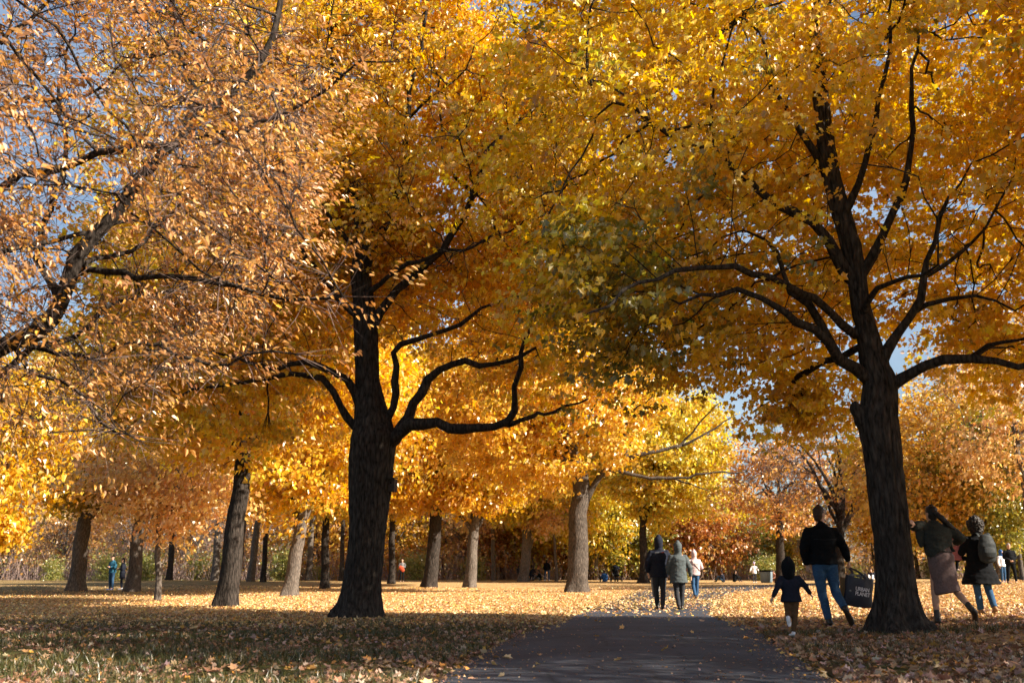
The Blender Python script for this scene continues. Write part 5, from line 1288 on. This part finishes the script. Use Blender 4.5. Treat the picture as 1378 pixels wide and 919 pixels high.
rows(7, 1180, 1460, 98, 116, [W_G, W_Y, W_P, W_O], [3, 2, 2, 1], 0.8, 1.0)
rows(11, -30, 660, 84, 90, [W_S], [1], 0.45, 0.95)
rows(6, 860, 1400, 82, 88, [W_S], [1], 0.45, 0.8)
rows(10, -300, 880, 128, 150, [W_O, W_G, W_B], [2, 2, 2], 1.2, 1.6)
rows(6, 1180, 1700, 128, 150, [W_O, W_G, W_B], [2, 2, 2], 0.9, 1.2)

# thin trunks standing in the far lawn
def thin_trunk(px, Y, h, w, tpx, label, bark, seed, leafy=0):
    g = spot(px, Y); r = w / 2 / F * Y
    tx = (tpx - px) / F * Y
    return park_tree('slender_tree', label, g, r, h * 0.45, (tx * 0.45, 0), [((tx, 0, h * 0.78), (h * 0.24, h * 0.24, h * 0.26))], 120, 1800, 0.26, GOLD if leafy == 0 else PEACH, GOLDW if leafy == 0 else PEACHW, np.random.default_rng(seed), bark, zmin=h * 0.4, step=0.6, kill=0.9, infl=4, nl=5, sides=12, twigs=300, twig_mat=M_TWIG, group=None)
for a_ in [(228, 86, 11, 8, 229, 'straight dark slender trunk behind the peach sapling', M_BARK, 201, 0),
           (289, 84, 11, 10, 292, 'pale slender trunk just left of the leaning dark maple', M_BARKL, 202, 1),
           (318, 74, 11, 9, 334, 'grey slender trunk just right of the leaning dark maple', M_BARKL, 203, 0),
           (337, 80, 11, 10, 352, 'pale leaning slender trunk between two darker ones', M_BARKL, 204, 1),
           (354, 76, 10, 7, 358, 'straight dark slender trunk left of the grey leaning trunk', M_BARK, 205, 0),
           (415, 86, 11, 8, 420, 'pale slender trunk right of the grey leaning trunk', M_BARKL, 206, 1),
           (459, 82, 11, 6, 460, 'dark slender trunk touching the forked maple outline', M_BARK, 207, 0),
           (664, 84, 8, 6, 662, 'short pale pruned trunk left of the picnic group', M_BARKL, 208, 1),
           (749, 80, 7, 4, 744, 'very thin pale young trunk beside the picnic group', M_BARKL, 209, 1),
           (1375, 60, 10, 6, 1368, 'thin grey trunk at the right edge behind the couple', M_BARKL, 210, 0)]:
    thin_trunk(*a_)

# brush between the trees
ug = np.random.default_rng(91)
n = 16000
px = ug.uniform(-120, 1500, n); Yb = ug.uniform(86, 128, n)
xb = (px - 689) / F * Yb
P0 = np.stack([xb, Yb, ground_h(xb, Yb) - 0.05], 1)
d = np.array([0, 0, 1.0]) + ug.normal(0, 0.32, (n, 3))
hh = ug.uniform(0.8, 3.4, n) * np.where(px < 700, 1.2, 0.8)
me, p1, p2 = twig_mesh('undergrowth', P0, d, hh, ug.uniform(0.012, 0.03, n), plain('brush_twig', (.26, .19, .17), var=0.4), ug)
o = link('undergrowth', me); tag(o, kind='stuff')
m_ = 26000
k = ug.integers(0, n, m_); pos = p1[k] + (p2[k] - p1[k]) * ug.random((m_, 1)) + ug.normal(0, 0.25, (m_, 3))
pp = px[k]
ca = palette(ug, m_, PEACH + BROWN[:3], PEACHW + [3, 3, 3]); cb = palette(ug, m_, OLIVE, OLIVEW)
cc = np.where((ug.random(m_) < np.where(pp < 700, 0.3, 0.6))[:, None], cb, ca)
V, f_, c_, cv = leaves(pos, rand_dirs(ug, m_), rand_dirs(ug, m_), ug.uniform(.14, .3, m_), OVAL, np.full(m_, .3), np.full(m_, .1), cc)
o = link('undergrowth', mesh_np('undergrowth_leaves', V, f_, c_, M_LEAF, color=cv)); tag(o, kind='stuff')

# ------------------------------------------------------------------ the bird box on the forked maple
bp_ = at(528, 653, LY - 0.12)
bx = empty('bird_box', bp_, R(-20)); tag(bx, 'small dark wooden nest box fixed to the side of the forked maple', 'nest box')
WOOD = plain('weathered_wood', (.06, .045, .035), nscale=14, var=.35)
def box(name, c, d, m, parent, bev=.004):
    bm = bmesh.new(); bmesh.ops.create_cube(bm, size=1)
    for v in bm.verts: v.co = Vector((v.co.x * d[0] + c[0], v.co.y * d[1] + c[1], v.co.z * d[2] + c[2]))
    bmesh.ops.bevel(bm, geom=bm.edges[:], offset=bev, segments=2, affect='EDGES')
    me = bpy.data.meshes.new(name); bm.to_mesh(me); bm.free(); me.materials.append(m)
    return link(name, me, parent)
box('box_body', (0, 0, 0), (.15, .15, .26), WOOD, bx)
ro = box('roof', (0, -.02, .147), (.19, .21, .022), WOOD, bx); ro.rotation_euler = (R(6), 0, 0)
v, fq = loft([(0, -.0745, .05), (0, -.079, .05)], [.02, .02]); mesh_py('entrance_hole', v, fq, CB['black'], bx)
box('back_board', (-.083, 0, 0), (.014, .12, .36), WOOD, bx)

# ------------------------------------------------------------------ camera, sky and sun
cam = bpy.data.cameras.new('camera'); co = bpy.data.objects.new('camera', cam); COL.objects.link(co)
cam.sensor_width = 36; cam.lens = 36 * F / 1378; cam.clip_end = 2000; cam.clip_start = 0.1
co.location = (0, 0, CAMH); co.rotation_euler = (R(90) + PITCH, 0, 0)
cam.dof.use_dof = True; cam.dof.focus_distance = 17.0; cam.dof.aperture_fstop = 2.2
SC.camera = co
SUN_AZ, SUN_EL = R(SUNAZ), R(SUNEL)          # azimuth: degrees behind the camera's right hand
sd = Vector((math.cos(SUN_AZ) * math.cos(SUN_EL), -math.sin(SUN_AZ) * math.cos(SUN_EL), math.sin(SUN_EL)))
sun = bpy.data.lights.new('sun', 'SUN'); so = bpy.data.objects.new('sun', sun); COL.objects.link(so)
sun.energy = 5.0; sun.angle = R(0.53); sun.color = (1.0, 0.87, 0.70)
so.rotation_euler = sd.to_track_quat('Z', 'Y').to_euler(); so.location = (30, -10, 25)
w = bpy.data.worlds.new('World'); SC.world = w; w.use_nodes = True
nt = w.node_tree
sky = nt.nodes.new('ShaderNodeTexSky'); sky.sky_type = 'NISHITA'; sky.sun_disc = False
sky.sun_elevation = SUN_EL; sky.sun_rotation = math.atan2(sd.x, sd.y)
sky.air_density = 1.0; sky.dust_density = 1.0; sky.ozone_density = 1.0
bg = nt.nodes['Background']; bg.inputs[1].default_value = SKYS
# thin high cloud over the blue
tcw = nt.nodes.new('ShaderNodeTexCoord'); mpw = nt.nodes.new('ShaderNodeMapping'); mpw.inputs['Scale'].default_value = (1.0, 1.0, 2.6)
ncl = nt.nodes.new('ShaderNodeTexNoise'); ncl.inputs['Scale'].default_value = 2.3; ncl.inputs['Detail'].default_value = 7; ncl.inputs['Roughness'].default_value = .62
rcl = nt.nodes.new('ShaderNodeValToRGB'); rcl.color_ramp.elements[0].position = .40; rcl.color_ramp.elements[1].position = .72; rcl.color_ramp.elements[0].color = (.0, .0, .0, 1); rcl.color_ramp.elements[1].color = (.45, .45, .45, 1)
mcl = nt.nodes.new('ShaderNodeMixRGB'); mcl.inputs[2].default_value = (7.5, 9.0, 10.5, 1)
nt.links.new(tcw.outputs['Generated'], mpw.inputs[0]); nt.links.new(mpw.outputs[0], ncl.inputs[0]); nt.links.new(ncl.outputs['Fac'], rcl.inputs[0])
nt.links.new(rcl.outputs[0], mcl.inputs[0]); nt.links.new(sky.outputs[0], mcl.inputs[1]); nt.links.new(mcl.outputs[0], bg.inputs[0])
SC.view_settings.view_transform = 'Standard'; SC.view_settings.look = 'None'
SC.view_settings.exposure = EXPO; SC.view_settings.gamma = 1.0; SC.view_settings.use_curve_mapping = False
c = SC.cycles if hasattr(SC, 'cycles') else None
SC.render.engine = 'CYCLES'
SC.cycles.max_bounces = 8; SC.cycles.diffuse_bounces = 4; SC.cycles.glossy_bounces = 2; SC.cycles.transmission_bounces = 6; SC.cycles.transparent_max_bounces = 4
SC.cycles.caustics_reflective = False; SC.cycles.caustics_refractive = False
SC.cycles.sample_clamp_indirect = 6
SC.cycles.use_denoising = True
SC.cycles.use_adaptive_sampling = True; SC.cycles.adaptive_threshold = 0.01
SC.render.use_persistent_data = False
